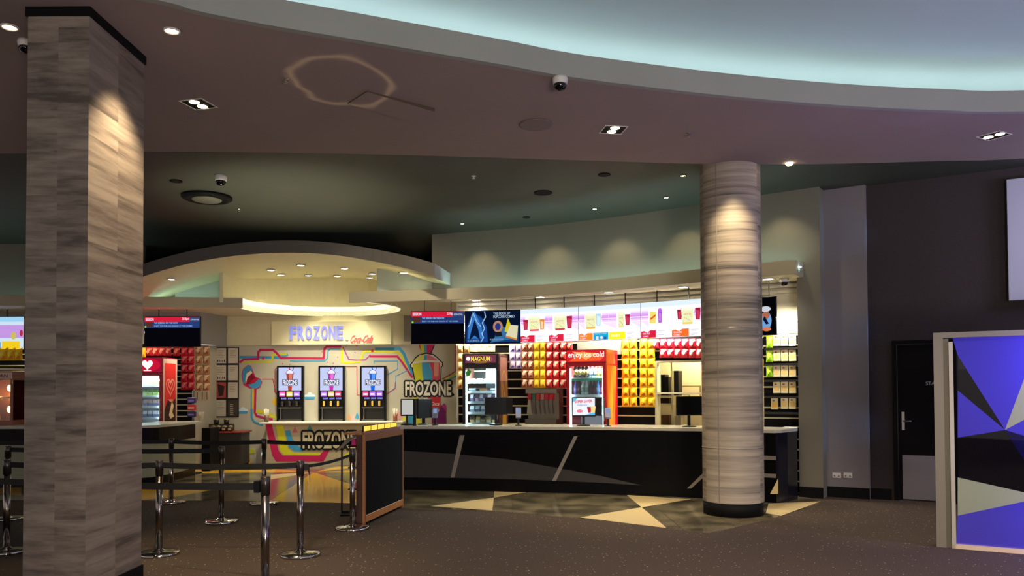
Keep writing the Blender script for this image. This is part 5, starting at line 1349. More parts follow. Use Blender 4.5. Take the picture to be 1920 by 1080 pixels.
rack('chip_packet', [1453], [757], PW, 0.098, 0.165, 0.03, 'dcc890', 'e0a848', '508098', 'bottom left chip packet on the shelves right of the column', '', 'chip packet', None, box=True)
for k, y in enumerate([652.5, 681.5, 711.5, 741.5, 771.5]):
    qa, _ = on_curve(1436, y, PW); z = qa.z
    tag(MB().band(sub_curve(PW, qa.x, 4.18), z-0.035, z-0.005, -0.09, -0.013, mat('dark_peg_shelf', '1c1612', 0.5)).build('wall_shelf'), 'dark shelf rail under the %s row of cream chip packets' % ORD[k], 'shelf', 'shelf rails right of the column')
LWs = [(-12, 14.9), (-6.9, 14.9), (-6.15, 14.9)]
rack('snack_bag', [279, 291, 303, 315.5, 331], [659.5], LWs, 0.12, 0.155, 0.03, 'd01c24', 'f8b088', 'c01818', 'red swirl bag', 'in the row below the left session screen', 'sweet bag', 'red bags on the left wall')
rack('snack_bag', [345.5, 358.5], [659, 674, 690.5, 707, 723], LWs, 0.125, 0.15, 0.035, 'd81c30', 'f88878', 'b81020', 'glossy red bag', 'left wall', 'sweet bag', 'glossy red bags on the left wall', jit=0.1)
rack('snack_bag', [373, 387], [657, 674, 692, 709.5, 725], LWs, 0.13, 0.165, 0.035, 'b8884c', 'f0d8a8', 'a05030', 'tan and gold bag', 'left wall beside notice board', 'sweet bag', 'tan and gold bags on the left wall', jit=0.1)
rack('snack_bag', [269], [662], LWs, 0.09, 0.18, 0.03, 'f8c810', 'ffe040', 'e0a810', 'yellow bag at the pillar edge in front of the left wall', '', 'sweet bag', None)
rack('snack_bag', [7, 21, 35], [664], [(-12, 13.9), (-6, 13.9)], 0.14, 0.22, 0.05, 'f0b808', 'ffe040', 'e08810', 'yellow bag', 'left of the square pillar', 'snack bag', 'yellow bags left of the square pillar', jit=0.15)

# =================================================================== STRIP LIGHTS OVER THE PACKET WALLS
pel = mat('pelmet_tube_glow', (0, 0, 0), emit=4.0, ecolor=(1.0, 0.96, 0.84))
pl = offset(sub_curve(PW, -0.9, 2.9), -0.10)
tag(MB().band(pl, 2.62, 2.64, 0, 0.04, pel).build('strip_light'), 'strip light hidden behind the right row of screens', 'light')
for i in range(5):
    (ax_, ay_), (bx_, by_) = pl[i*(len(pl)-1)//5], pl[(i+1)*(len(pl)-1)//5]
    mx_, my_ = (ax_+bx_)/2, (ay_+by_)/2
    light('strip_glow', 'AREA', (mx_, my_-0.04, 2.6), 34, (1.0, 0.94, 0.80), size=0.85, size_y=0.06, aim=(mx_+0.06, my_+0.12, 1.5))
light('strip_glow', 'AREA', (-6.4, 14.35, 2.6), 50, (1.0, 0.92, 0.80), size=1.0, size_y=0.1, aim=(-6.35, 14.85, 1.7))
light('strip_glow', 'AREA', (3.80, 10.8, 2.5), 14, (1.0, 0.96, 0.82), size=0.5, size_y=0.1, aim=(3.95, 11.2, 1.6))
light('store_lamp', 'POINT', (2.9, 12.5, 2.3), 60, (1.0, 0.85, 0.6), size=0.15)

# =================================================================== FRIDGES
FLIT = mat('fridge_strip_glow', (0, 0, 0), emit=9.0, ecolor=(0.82, 0.93, 1.0))
FIN = mat('fridge_liner', 'c4d2dc', 0.4)
def fridge(label, loc, rz, W_, H, D, body, side, header_h, door_c, shelves, head_art, side_art=None, lampc=(0.8, 0.92, 1.0), power=14, z0g=0.25, base=0.0):
    t = thing('display_fridge', label, 'fridge', loc, rz, None)
    b = MB().box(0, 0.03, 0.0, D, 0, H, side).box(W_-0.03, W_, 0.0, D, 0, H, side).box(0.03, W_-0.03, D-0.03, D, 0, H, FIN)
    b.box(0.03, W_-0.03, 0, D-0.03, 0, z0g, body).box(0.03, W_-0.03, 0.0, D-0.03, H-header_h-0.03, H, body).build('cabinet', t)
    hp_ = MB().box(0.0, W_, -0.03, -0.001, H-header_h, H, body); head_art.into(hp_, y=-0.031, emit=0.7); hp_.build('header', t)
    gz1 = H-header_h-0.01
    d_ = MB().box(0, 0.05, -0.03, -0.001, z0g-0.2, gz1, door_c).box(W_-0.05, W_, -0.03, -0.001, z0g-0.2, gz1, door_c).box(0.05, W_-0.05, -0.03, -0.001, gz1-0.05, gz1, door_c).box(0.05, W_-0.05, -0.03, -0.001, z0g-0.2, z0g, door_c).build('door', t)
    bx('glass', d_, 0.05, W_-0.05, -0.02, -0.016, z0g, gz1-0.05, GLASS)
    MB().bar((W_-0.03, -0.05, 1.0), (W_-0.03, -0.05, 1.35), 0.02, 0.02, STEEL).build('handle', d_)
    for x in (0.05, W_-0.065): bx('light_strip', t, x, x+0.015, 0.005, 0.02, z0g+0.02, gz1-0.08, FLIT)
    for z in shelves: MB().box(0.04, W_-0.04, 0.05, D-0.04, z-0.012, z, mat('wire_shelf', 'd8e4ea', 0.3)).box(0.04, W_-0.04, 0.035, 0.05, z-0.03, z+0.012, mat('shelf_lip', 'e4eef4', 0.3)).build('shelf', t)
    if side_art: m_ = MB().box(W_+0.001, W_+0.006, 0.02, D-0.02, 0.1, H-0.02, side); m_2 = side_art; m_2.into(m_, y=0, tf=lambda v: (W_+0.0065-v[1], v[0], v[2])); m_.build('side_panel', t)
    M_ = Matrix.Translation(loc) @ Matrix.Rotation(rz, 4, 'Z')
    wl_ = M_ @ Vector((W_/2, 0.12, gz1-0.09)); 
    light('fridge_lamp', 'AREA', wl_, power, lampc, size=W_*0.7, size_y=0.1, aim=M_ @ Vector((W_/2, 0.25, 0.6)))
    return t, M_
def fit(px0, px1, ytop, y, rz):
    a = at_y(px0, ytop, y); return a
# brown ice cream fridge
rz = math.radians(-13)
a = at_y(868, 664, 12.82); c = Vector((a.x, 12.82)); r_ = ray(936, 700)
# width so that the right front edge projects to px 936
tt = None
for k in range(400):
    wq = 0.3+k*0.002; q = Vector((a.x+math.cos(rz)*wq, 12.82+math.sin(rz)*wq))
    if q.x/q.y >= r_.x/r_.y: tt = wq; break
Wm = tt; Hm = a.z; hh = 0.18
BRN = mat('brown_fridge_enamel', '2a1c1c', 0.3); BRS = mat('brown_fridge_side', '5a3428', 0.4)
ha = Art(0.0012); ha.rect(0.05, Hm-hh+0.03, Wm-0.05, Hm-0.02, '6a3444'); ha.circ(Wm*0.5, Hm-hh/2, Wm*0.34, '8a4c5c', ry=0.07); ha.circ(Wm*0.5, Hm-hh/2, Wm*0.29, '502838', ry=0.06); ha.text('MAGNUM', Wm*0.24, Hm-hh+0.06, Wm*0.52, 0.075, 'f0d050', 0.02); ha.rect(Wm*0.32, Hm-hh+0.042, Wm*0.68, Hm-hh+0.05, 'd8b848'); ha.circ(Wm*0.16, Hm-0.08, 0.035, 'f8e8f0')
sa = Art(0.001); Dm = 0.62
sa.poly([(0.05, Hm-0.45), (0.55, Hm-0.45), (0.55, Hm-0.05), (0.05, Hm-0.05)], '9a6a5c')
sa.stroke([(0.31+0.2*math.cos(k*PI/12), Hm-0.62+0.34*math.sin(k*PI/12)) for k in range(24)], 0.03, 'c08838', True); sa.stroke([(0.2, Hm-0.85), (0.2, Hm-0.45), (0.3, Hm-0.7), (0.4, Hm-0.45), (0.4, Hm-0.85)], 0.035, 'd09848')
sa.poly([(0.2, 1.05), (0.31, 1.3), (0.46, 1.05), (0.5, 0.8), (0.15, 0.8)], 'd8a440')
sh_m = [at_y(900, y, 12.95).z for y in (716, 734, 753.5, 773, 793)]
fm, MM = fridge('brown ice cream fridge with gold lettering left of the dark slats', (a.x, 12.82, 0), rz, Wm, Hm, Dm, BRN, BRS, hh, BRN, sh_m, ha, sa, power=60, z0g=0.5)
Art(0.001)
lm = MB(); Art(0.001).poly([(0.055, Hm-0.30), (0.10, Hm-0.24), (0.15, Hm-0.29), (0.12, Hm-0.36), (0.06, Hm-0.38)], '3c9c3c').into(lm, y=-0.022); lm.build('leaf_sticker', fm)
# red drinks fridge
rz2 = math.radians(-24); yk = 12.2
a = at_y(1063, 657, yk); r_ = ray(1137, 700); Wc = 0.7
for k in range(500):
    wq = 0.3+k*0.002; qx, qy = a.x+math.cos(rz2)*wq, yk+math.sin(rz2)*wq
    if qx/qy >= r_.x/r_.y: Wc = wq; break
Hc = at_y(1063, 656.5, yk).z; hc = 0.20
REDF = mat('red_fridge_enamel', 'b4101c', 0.3); 
hb = Art(0.0012); hb.rect(0.01, Hc-hc+0.01, Wc-0.01, Hc-0.01, 'c8202c'); hb.poly([(0.05, Hc-hc+0.02), (Wc*0.4, Hc-0.02), (Wc-0.02, Hc-hc+0.09), (Wc-0.1, Hc-hc+0.02)], 'e8582c'); hb.poly([(Wc*0.15, Hc-0.03), (Wc*0.5, Hc-hc+0.04), (Wc*0.8, Hc-0.06)], 'f4a050')
hb.text('enjoy ice cold', 0.03, Hc-hc+0.055, Wc-0.06, 0.11, 'fff4e8', 0.015)
sb_ = Art(0.001); sb_.poly([(0.02, 0.2), (0.5, 0.2), (0.42, 1.0), (0.5, Hc-0.25), (0.02, Hc-0.25)], 'd8701c'); sb_.poly([(0.15, 0.2), (0.32, 0.2), (0.36, 1.2), (0.25, Hc-0.3), (0.12, 1.3)], 'e89a28'); sb_.poly([(0.2, Hc-0.22), (0.45, Hc-0.22), (0.4, Hc-0.05), (0.1, Hc-0.05)], 'd86030'); sb_.stroke([(0.25, 0.2), (0.36, 0.7), (0.3, 1.0), (0.4, 1.5)], 0.03, 'b03018')
shc = [at_y(1100, y, yk).z for y in (710, 741, 773)]
fc_, MCk = fridge('red drinks fridge with glowing white slogan in its header', (a.x, yk, 0), rz2, Wc, Hc, 0.60, REDF, REDF, hc, REDF, shc, hb, sb_, lampc=(0.92, 0.97, 1.0), power=40, z0g=0.3)
bx('price_rail', fc_, 0.05, Wc-0.05, 0.012, 0.03, shc[0]-0.035, shc[0]+0.005, mat('green_rail', '1c8a68', 0.4))
# left red ice cream fridge (heart logo)
yl = 13.9; b_ = at_y(305.5, 670, yl); Wl = 0.66; Hl = at_y(300, 670, yl).z
RDL = mat('maroon_fridge_enamel', '8a1028', 0.35)
def heart(cx, cz, s_):
    return [(cx+s_*0.062*16*math.sin(t_)**3, cz+s_*0.062*(13*math.cos(t_)-5*math.cos(2*t_)-2*math.cos(3*t_)-math.cos(4*t_))) for t_ in [2*PI*k/26 for k in range(26)]]
hl = Art(0.0012); hl.rect(0.01, Hl-0.27, Wl-0.01, Hl-0.01, '88102c'); hl.circ(Wl*0.62, Hl-0.14, 0.22, 'b81030', ry=0.12); hl.poly(heart(Wl*0.60, Hl-0.13, 0.10), 'fff4ff'); hl.rect(Wl*0.5, Hl-0.245, Wl*0.7, Hl-0.225, 'ffe8f4')
sl_ = Art(0.001); sl_.rect(0.0, 0.1, 0.58, Hl-0.02, 'c8a890'); sl_.rect(0.06, 0.1, 0.52, Hl-0.1, 'd82c24'); sl_.stroke(heart(0.3, Hl-0.52, 0.17), 0.026, 'e89a80', True); sl_.stroke(heart(0.3, Hl-0.50, 0.08), 0.022, 'e89a80', True); sl_.rect(0.2, Hl-0.80, 0.4, Hl-0.76, 'e89a80')
sl_.poly([(0.06, 0.85), (0.06, 1.15), (0.2, 1.33), (0.35, 1.27), (0.52, 1.36), (0.52, 0.85)], '3c1810'); sl_.poly([(0.24, 1.05), (0.36, 1.30), (0.44, 1.22), (0.38, 1.10), (0.46, 1.02), (0.30, 0.98)], 'e8c890')
shl = [at_y(290, y, yl).z for y in (722, 742, 762, 783)]
fl_, ML = fridge('maroon ice cream fridge with glowing white heart right of the square pillar', (b_.x-Wl, yl, 0), 0, Wl, Hl, 0.58, RDL, RDL, 0.27, mat('fridge_side_edge', '8a1028', 0.4), shl, hl, sl_, power=45, z0g=0.5)

# ---- fridge contents
def bottle_mesh(h, r, liquid, cap, lab):
    mb = MB()
    mb.lathe([(r*0.9, 0), (r, 0.012), (r, h*0.22)], cmat(liquid), 10); mb.lathe([(r*1.01, h*0.22), (r*1.01, h*0.5)], cmat(lab), 10)
    mb.lathe([(r, h*0.5), (r*0.95, h*0.6), (r*0.42, h*0.80), (r*0.38, h*0.93)], cmat(liquid), 10); mb.lathe([(r*0.46, h*0.92), (r*0.46, h), (0.0001, h)], cmat(cap), 10)
    return mb
bott = {}
def bottle(kind, M_, x, y, z, label, group):
    sp = {'cola': (0.27, 0.032, '2a1810', 'e8d8a0', 'b89850'), 'pale': (0.20, 0.03, 'a8bcc8', '182838', '88a0b8'), 'lemon': (0.20, 0.03, 'd8dc90', 'e8e8d0', 'c8c870'),
          'clear': (0.24, 0.031, 'b8ccc4', 'f4f8f4', '88a898'), 'dark': (0.24, 0.031, '241a20', '101418', '6a2840'), 'blue': (0.24, 0.032, '5a90d8', '2050a0', '88b0e0'), 'pink': (0.24, 0.032, 'c84878', 'd8d0d8', 'e088a0'), 'violet': (0.24, 0.03, '5a58a8', '282858', '8880c0'), 'water': (0.22, 0.031, 'a8d4e0', 'f0f8ff', '78b8d0')}[kind]
    loc = M_ @ Vector((x, y, z+0.0005))
    if kind not in bott: o = bottle_mesh(*sp).build('drink_bottle'); bott[kind] = o
    else: o = bott[kind].copy(); COL.objects.link(o)
    o.location = loc; tag(o, label, 'bottle', group); return o
rowk = [(shc[0], ['cola', 'cola', 'cola', 'cola', 'pale', 'pale', 'lemon', 'lemon'], 'top'), (shc[1], ['violet', 'dark', 'clear', 'clear', 'dark', 'dark', 'blue', 'pink'], 'second'), (shc[2], ['water', 'blue', 'water', 'dark', 'water', 'pale', 'water', 'water'], 'third')]
bd = {'cola': 'gold-labelled cola bottle', 'pale': 'pale blue bottle', 'lemon': 'pale yellow bottle', 'violet': 'violet bottle', 'dark': 'dark bottle', 'clear': 'clear bottle with white cap', 'blue': 'blue bottle', 'pink': 'pink bottle', 'water': 'clear pale blue bottle'}
for z, ks, rn in rowk:
    for i, k in enumerate(ks):
        bottle(k, MCk, 0.105+i*(Wc-0.21)/7, 0.10, z, '%s, %s from left on the %s shelf of the red fridge' % (bd[k], ORD[i], rn), 'bottles in the red fridge')
for i in range(8):
    bottle('water', MCk, 0.105+i*(Wc-0.21)/7, 0.10, 0.305, 'clear pale bottle, %s from left at the bottom of the red fridge' % ORD[i], 'bottles in the red fridge')
pk = {}
def packet(M_, x, y, z, w_, h, c1, c2, label, group, tilt=0.0):
    key = (w_, h, c1, c2)
    if key not in pk:
        mb = MB()
        mb.add([(-w_/2, -0.01, 0), (w_/2, -0.01, 0), (w_/2*0.96, -0.035, h*0.5), (w_/2, -0.006, h), (-w_/2, -0.006, h), (-w_/2*0.96, -0.035, h*0.5), (-w_/2, 0.012, 0), (w_/2, 0.012, 0), (w_/2, 0.004, h), (-w_/2, 0.004, h)],
               [(0, 1, 2, 5), (6, 9, 8, 7), (0, 5, 4, 9, 6), (1, 7, 8, 3, 2), (4, 3, 8, 9), (0, 6, 7, 1)], cmat(c1)); mb.add([(-w_/2*0.96, -0.0355, h*0.5), (w_/2*0.96, -0.0355, h*0.5), (w_/2, -0.0065, h), (-w_/2, -0.0065, h)], [(0, 1, 2, 3)], cmat(c2))
        o = mb.build('ice_cream_packet'); pk[key] = o
    else: o = pk[key].copy(); COL.objects.link(o)
    o.location = M_ @ Vector((x, y, z+0.0005)); o.rotation_euler = (0, tilt, M_.to_euler().z); tag(o, label, 'ice cream', group); return o
cols_m = [[('e8d8c0', '3a2c28'), ('c8a860', 'e8e0b8')], [('a8b8c8', 'e8f0f4'), ('c89858', '8a5030')], [('8878a8', 'e8e4f4'), ('c8b8d0', '6a4c78')], [('90a0b8', 'e4ecf4'), ('5a7088', 'c8d8e4')], [('d8b070', '3a3030'), ('e8dcc0', 'b08848')]]
fm_rows = [shl_ for shl_ in sh_m]
for j, z in enumerate(sh_m):
    n_ = [4, 3, 6, 5, 5][j]; hh_ = [0.05, 0.055, 0.125, 0.11, 0.11][j]
    for i in range(n_):
        c1, c2 = cols_m[j][i % 2]; x = 0.13+i*(Wm-0.25)/max(1, n_-1)
        packet(MM, x, 0.12, z, (Wm-0.22)/n_*0.9, hh_, c1, c2, 'ice cream packet, %s from left on the %s shelf of the brown fridge' % (ORD[i], ORD[j]), 'ice cream packets in the brown fridge', random.uniform(-0.06, 0.06) if j > 1 else 0)
cols_l = [('a8c060', 'e8f4d0'), ('b8d078', '486830'), ('8888b8', 'd8b8b0'), ('7080a8', 'e0e4f0')]
for j, z in enumerate(shl):
    for i in range(4):
        c1, c2 = cols_l[j]
        packet(ML, 0.30+i*0.088, 0.12, z, 0.078, 0.12, c1, c2, 'ice cream packet, %s from the pillar on the %s shelf of the maroon fridge' % (ORD[i], ORD[j]), 'ice cream packets in the maroon fridge', random.uniform(-0.05, 0.05))

# =================================================================== BACK BENCH PIECES BEHIND THE COUNTER
BST = mat('bench_steel', '9a9684', 0.3, metal=0.6)
def bench(px0, px1, label, curve=PW, dep=0.5, z=0.9):
    xa = on_curve(px0, 780, offset(curve, -dep/2))[0].x; xb = on_curve(px1, 780, offset(curve, -dep/2))[0].x
    c_ = sub_curve(curve, xa, xb)
    t = thing('back_bench', label, 'bench', (0, 0, 0))
    MB().band(c_, 0, z-0.03, -dep+0.04, -0.014, MATBLACK).build('body', t); MB().band(c_, z-0.03, z, -dep, -0.013, BST).build('bench_top', t)
    return t
bench(960, 1050, 'steel topped back bench under the fountain machine')
bench(1174, 1226, 'steel topped back bench below the yellow bags')
bench(1440, 1490, 'steel topped back bench right of the column')
# fountain machine
q, fa_ = on_curve(988, 797, offset(PW, -0.36)); q2, _ = on_curve(1046, 797, offset(PW, -0.36)); FW = (q2-q).to_2d().length
T_ = on_curve(1000, 729.5, offset(PW, -0.36))[0].z; fa_ = math.atan2(q2.y-q.y, q2.x-q.x)
ft_ = thing('drink_fountain', 'grey post-mix drink fountain with six coloured valve heads', 'drink fountain', (q.x, q.y, 0.9005), fa_); FH = T_-0.9005
FG = mat('fountain_grey', '8a8270', 0.4, metal=0.3)
MB().box(0, FW, 0.06, 0.26, 0, FH, FG).build('body', ft_); MB().box(-0.0, FW, -0.05, 0.058, FH-0.07, FH, FG).build('hood', ft_)
MB().add([(0.005, 0.058, FH-0.10), (0.005, -0.02, 0.17), (0.13, -0.02, 0.17), (0.05, 0.058, FH-0.10)], [(0, 1, 2, 3), (3, 2, 1, 0)], mat('fountain_panel', 'a09880', 0.4)).build('splash_panel', ft_)
for k, c in enumerate(['b82430', '2c6a4c', 'c83c30', 'b8786c', 'c02c34', 'c02c34']):
    x = 0.02+k*(FW-0.09)/6+0.01
    v_ = MB().box(x, x+0.065, -0.045, 0.05, FH-0.175, FH-0.075, cmat(c), 0.006).build('valve_head', ft_)
    MB().bar((x+0.035, 0.03, FH-0.175), (x+0.085, -0.03, 0.19), 0.012, 0.012, STEEL).build('lever', v_)
bx('drip_tray', ft_, 0, FW, -0.08, 0.058, 0.0, 0.10, FG)
# shelf units in the store room
sv = thing('store_shelving', 'pale metal shelving with files seen through the service opening', 'shelving', (so0.x+0.12, so0.y+0.42, 0), a_op)
for x in (0.0, 0.22): bx('upright', sv, x, x+0.02, 0, 0.02, 0, 1.95, CREAM)
for z in (0.9, 1.25, 1.38, 1.95): bx('shelf', sv, 0.0, 0.4, 0.02, 0.3, z-0.02, z, CREAM)
Ms = Matrix.Translation(sv.location) @ Matrix.Rotation(a_op, 4, 'Z')
for k, (x, z, w_, h, c, lab) in enumerate([(0.03, 1.38, 0.07, 0.34, '0c0c10', 'black ring binder, left one on the upper store shelf'), (0.11, 1.38, 0.05, 0.30, '14141a', 'black ring binder in the middle of the upper store shelf'), (0.25, 1.38, 0.08, 0.40, '0a0a0e', 'tall black box on the right of the upper store shelf'),
      (0.03, 0.9, 0.14, 0.16, '7a5430', 'brown carton on the lower store shelf'), (0.26, 0.9, 0.11, 0.15, 'b8a888', 'cream carton on the lower store shelf'), (0.02, 1.25, 0.15, 0.09, '2a1c18', 'dark box on the middle store shelf')]):
    o = MB().box(0, w_, 0, 0.18, 0, h, cmat(c), 0.003).build('store_box'); o.location = Ms @ Vector((x, 0.04, z+0.0005)); o.rotation_euler = (0, 0, a_op); tag(o, lab, 'box', 'boxes in the store room')
mf = thing('inner_window', 'thin framed inner window in the back wall of the store room', 'window', (so0.x+0.52, so0.y+0.62, 1.12), a_op)
for (x0_, x1_, z0_, z1_) in ((0, 0.35, 0.40, 0.42), (0, 0.02, 0, 0.40), (0.33, 0.35, 0, 0.40)): bx('frame_bar', mf, x0_, x1_, 0, 0.02, z0_, z1_, mat('frame_khaki', '8a7c54', 0.5))
MB().prism([(0.03, 0.03), (0.2, 0.03), (0.2, 0.06), (0.03, 0.06)], 0, 0.18, cmat('a89c68')).box(0.03, 0.15, 0.03, 0.06, 0.18, 0.27, cmat('a89c68')).build('carton_shape', mf)

# =================================================================== THINGS ON THE COUNTER
def cpos(px, d_off):
    q, a = on_curve(px, 797, offset(CB, d_off)); return Vector((q.x, q.y, cnt_top+0.0005)), a
def monitor(px0, px1, yt, yb, dep, label, face=None, back=None, yaw=0.0, name='till_monitor'):
    pc, a = cpos((px0+px1)/2, dep); y = pc.y
    Wd = (px1-px0)/F_PX*y; zt_ = at_y(px0, yt, y).z-pc.z; zb_ = at_y(px0, yb, y).z-pc.z
    t = thing(name, label, 'till', pc, yaw)
    MB().lathe([(0.10, 0), (0.10, 0.012), (0.03, 0.02)], BLKPLAST, 20).build('base', t)
    bx('stand', t, -0.018, 0.018, 0.0, 0.04, 0.018, zb_+0.08, BLKPLAST)
    h_ = MB().box(-Wd/2, Wd/2, -0.035, -0.001, zb_, zt_, BLKPLAST, 0.006).build('housing', t)
    m_ = MB().box(-Wd/2+0.012, Wd/2-0.012, -0.038, -0.035, zb_+0.02, zt_-0.012, mat('dark_screen', '030304', 0.3, spec=0.1))
    if face: face(Wd, zb_, zt_).into(m_, y=-0.0385, emit=0.75)
    m_.build('screen', t)
    if back: 
        bw_ = back; m2_ = MB().add([(Wd/2-0.02, 0.06, zb_+0.01), (Wd/2+bw_, 0.16, zb_+0.0), (Wd/2+bw_, 0.16, zt_-0.01), (Wd/2-0.02, 0.06, zt_-0.005), (Wd/2-0.02, 0.10, zb_+0.01), (Wd/2+bw_-0.01, 0.20, zb_), (Wd/2+bw_-0.01, 0.20, zt_-0.01), (Wd/2-0.02, 0.10, zt_-0.005)],
             [(0, 1, 2, 3), (7, 6, 5, 4), (0, 4, 5, 1), (1, 5, 6, 2), (2, 6, 7, 3), (3, 7, 4, 0)], BLKPLAST); m2_.build('customer_display', t)
        MB().bar((0.02, 0.045, zt_*0.6), (Wd/2, 0.11, zt_*0.6), 0.03, 0.02, BLKPLAST).build('bracket', t)
    return t
monitor(909, 950, 745, 777.5, 0.35, 'black till monitor standing in front of the brown fridge', back=0.09)
def saver(W_, zb_, zt_):
    a = Art(0.0008); H = zt_-zb_; a.rect(-W_/2+0.015, zb_+0.022, W_/2-0.015, zt_-0.014, 'd8dcec'); a.poly([(-W_/2+0.015, zt_-0.014), (-W_/2+0.09, zt_-0.014), (-W_/2+0.015, zt_-0.08)], '58a8d0'); a.poly([(W_/2-0.015, zb_+0.022), (W_/2-0.015, zb_+0.07), (0.02, zb_+0.022)], '58a8d0')
    a.text('SUPER SAVER', -W_*0.38, zb_+H*0.68, W_*0.74, H*0.15, 'c83848', 0.03, 0, 0.05); a.text('TUESDAY', -W_*0.3, zb_+H*0.55, W_*0.45, H*0.07, '30407c', 0.01); a.circ(-W_*0.17, zb_+H*0.28, 0.045, 'e05868', ry=0.022); a.text('$12', -W_*0.22, zb_+H*0.25, 0.045, 0.018, 'fff0f0')
    a.poly([(0.06, zb_+H*0.2), (0.1, zb_+H*0.2), (0.115, zb_+H*0.5), (0.045, zb_+H*0.5)], 'a02840'); a.poly([(0.105, zb_+H*0.2), (0.16, zb_+H*0.2), (0.172, zb_+H*0.52), (0.10, zb_+H*0.52)], 'e8c880'); return a
monitor(1072, 1117, 744.5, 781, 0.3, 'till display with super saver offer in front of the red fridge', saver, back=0.11)
monitor(1267.5, 1317, 743, 779, 0.3, 'black till monitor in front of the service opening', back=0.06)
def greyf(W_, zb_, zt_):
    a = Art(0.0008); a.rect(-W_/2+0.014, zb_+0.022, W_/2-0.014, zt_-0.014, 'a8a8a4'); return a
monitor(751, 776, 748, 780, 0.35, 'small till display with pale grey screen at the left counter end', greyf, yaw=0.25)
pc, a = cpos(777.5, 0.12); t = thing('till_pole', 'black upright pole between the grey till display and black machine', 'pole', pc)
bx('pole', t, -0.02, 0.02, -0.02, 0.02, 0.008, 0.40, BLKPLAST); bx('foot', t, -0.03, 0.03, -0.04, 0.04, 0, 0.008, BLKPLAST)
pc, a = cpos(796, 0.42); t = thing('till_monitor', 'black till monitor seen from the side before the cup logo', 'till', pc, 1.05)
bx('housing', t, -0.18, 0.18, -0.02, 0.03, 0.10, 0.40, BLKPLAST, 0.01); MB().lathe([(0.09, 0), (0.09, 0.012), (0.03, 0.02)], BLKPLAST, 20, (0, 0.02, 0)).build('base', t); bx('stand', t, -0.02, 0.02, 0.0, 0.035, 0.015, 0.12, BLKPLAST); bx('cable_cover', t, -0.10, 0.06, 0.031, 0.10, 0.14, 0.40, mat('grey_cover', '4a4a48', 0.5), 0.01)
def eftpos(px, label):
    pc, a = cpos(px, 0.22); t = thing('card_terminal', label, 'card terminal', pc, 0.0, 'card terminals on the counter')
    MB().lathe([(0.05, 0), (0.05, 0.01), (0.016, 0.014)], BLKPLAST, 16).build('base', t); MB().bar((0, 0.01, 0.012), (0, 0.01, 0.15), 0.03, 0.03, BLKPLAST).build('stalk', t)
    b_ = MB().add([(-0.04, -0.06, 0.13), (0.04, -0.06, 0.13), (0.04, 0.02, 0.27), (-0.04, 0.02, 0.27), (-0.04, -0.03, 0.11), (0.04, -0.03, 0.11), (0.04, 0.05, 0.255), (-0.04, 0.05, 0.255)], [(0, 1, 2, 3), (7, 6, 5, 4), (0, 4, 5, 1), (1, 5, 6, 2), (2, 6, 7, 3), (3, 7, 4, 0)], mat('terminal_grey', '8a90a0', 0.35)).build('handset', t)
    MB().add([(-0.028, -0.0305, 0.1855), (0.028, -0.0305, 0.1855), (0.028, 0.0065, 0.2505), (-0.028, 0.0065, 0.2505)], [(0, 1, 2, 3)], mat('terminal_screen', '303848', 0.2, emit=0.5, ecolor='8898c8')).build('screen', t)
eftpos(816, 'card terminal in front of the cola logo'); eftpos(972, 'card terminal right of the black till monitor'); eftpos(1140, 'card terminal right of the super saver display')
# small things on the back right bench
q, a = on_curve(1482, 778, offset(PW, -0.3)); t = thing('paper_tray', 'pale paper tray on the back bench right of the column', 'tray', (q.x, q.y, 0.9005), a); bx('tray', t, -0.1, 0.1, -0.1, 0.1, 0, 0.03, MATBLACK); bx('paper', t, -0.09, 0.09, -0.09, 0.09, 0.03, 0.045, cmat('d8d8cc'))

# =================================================================== LEFT COUNTER AREA
# dark end bin and red-topped cabinet
q0_ = at_z(378, 884, 0); q1_ = at_z(408, 880, 0); dpt = q0_.y
o = thing('bin_cabinet', 'black upright cabinet at the right end of the left counter', 'cabinet', (q0_.x, dpt, 0))
hb_ = at_y(390, 803, dpt).z; wb2 = (q1_.x-q0_.x); bx('body', o, 0, wb2, 0, 0.45, 0, hb_-0.02, MATBLACK, 0.004); bx('cabinet_top', o, -0.0, wb2, 0, 0.45, hb_-0.02, hb_, BLACK)
q2_ = at_z(409.5, 876, 0); q3_ = at_z(451, 876, 0); dq = q2_.y; hk = at_y(420, 809, dq).z; wk = q3_.x-q2_.x
cbn = thing('low_cabinet', 'grey-black low cabinet with a red top below the notice board', 'cabinet', (q2_.x, dq, 0))
bx('body', cbn, 0, wk, 0, 0.5, 0.05, hk-0.03, mat('charcoal_laminate', '34322e', 0.4)); bx('plinth', cbn, 0.02, wk-0.02, 0.03, 0.5, 0, 0.05, MATBLACK); bx('cabinet_top', cbn, -0.16, wk+0.04, -0.02, 0.52, hk-0.03, hk, mat('red_brown_top', '8a3a34', 0.35), 0.004)
bx('door', cbn, 0.02, wk-0.02, -0.012, -0.001, 0.08, hk-0.05, mat('charcoal_door', '2c2a28', 0.35)).name = 'door'
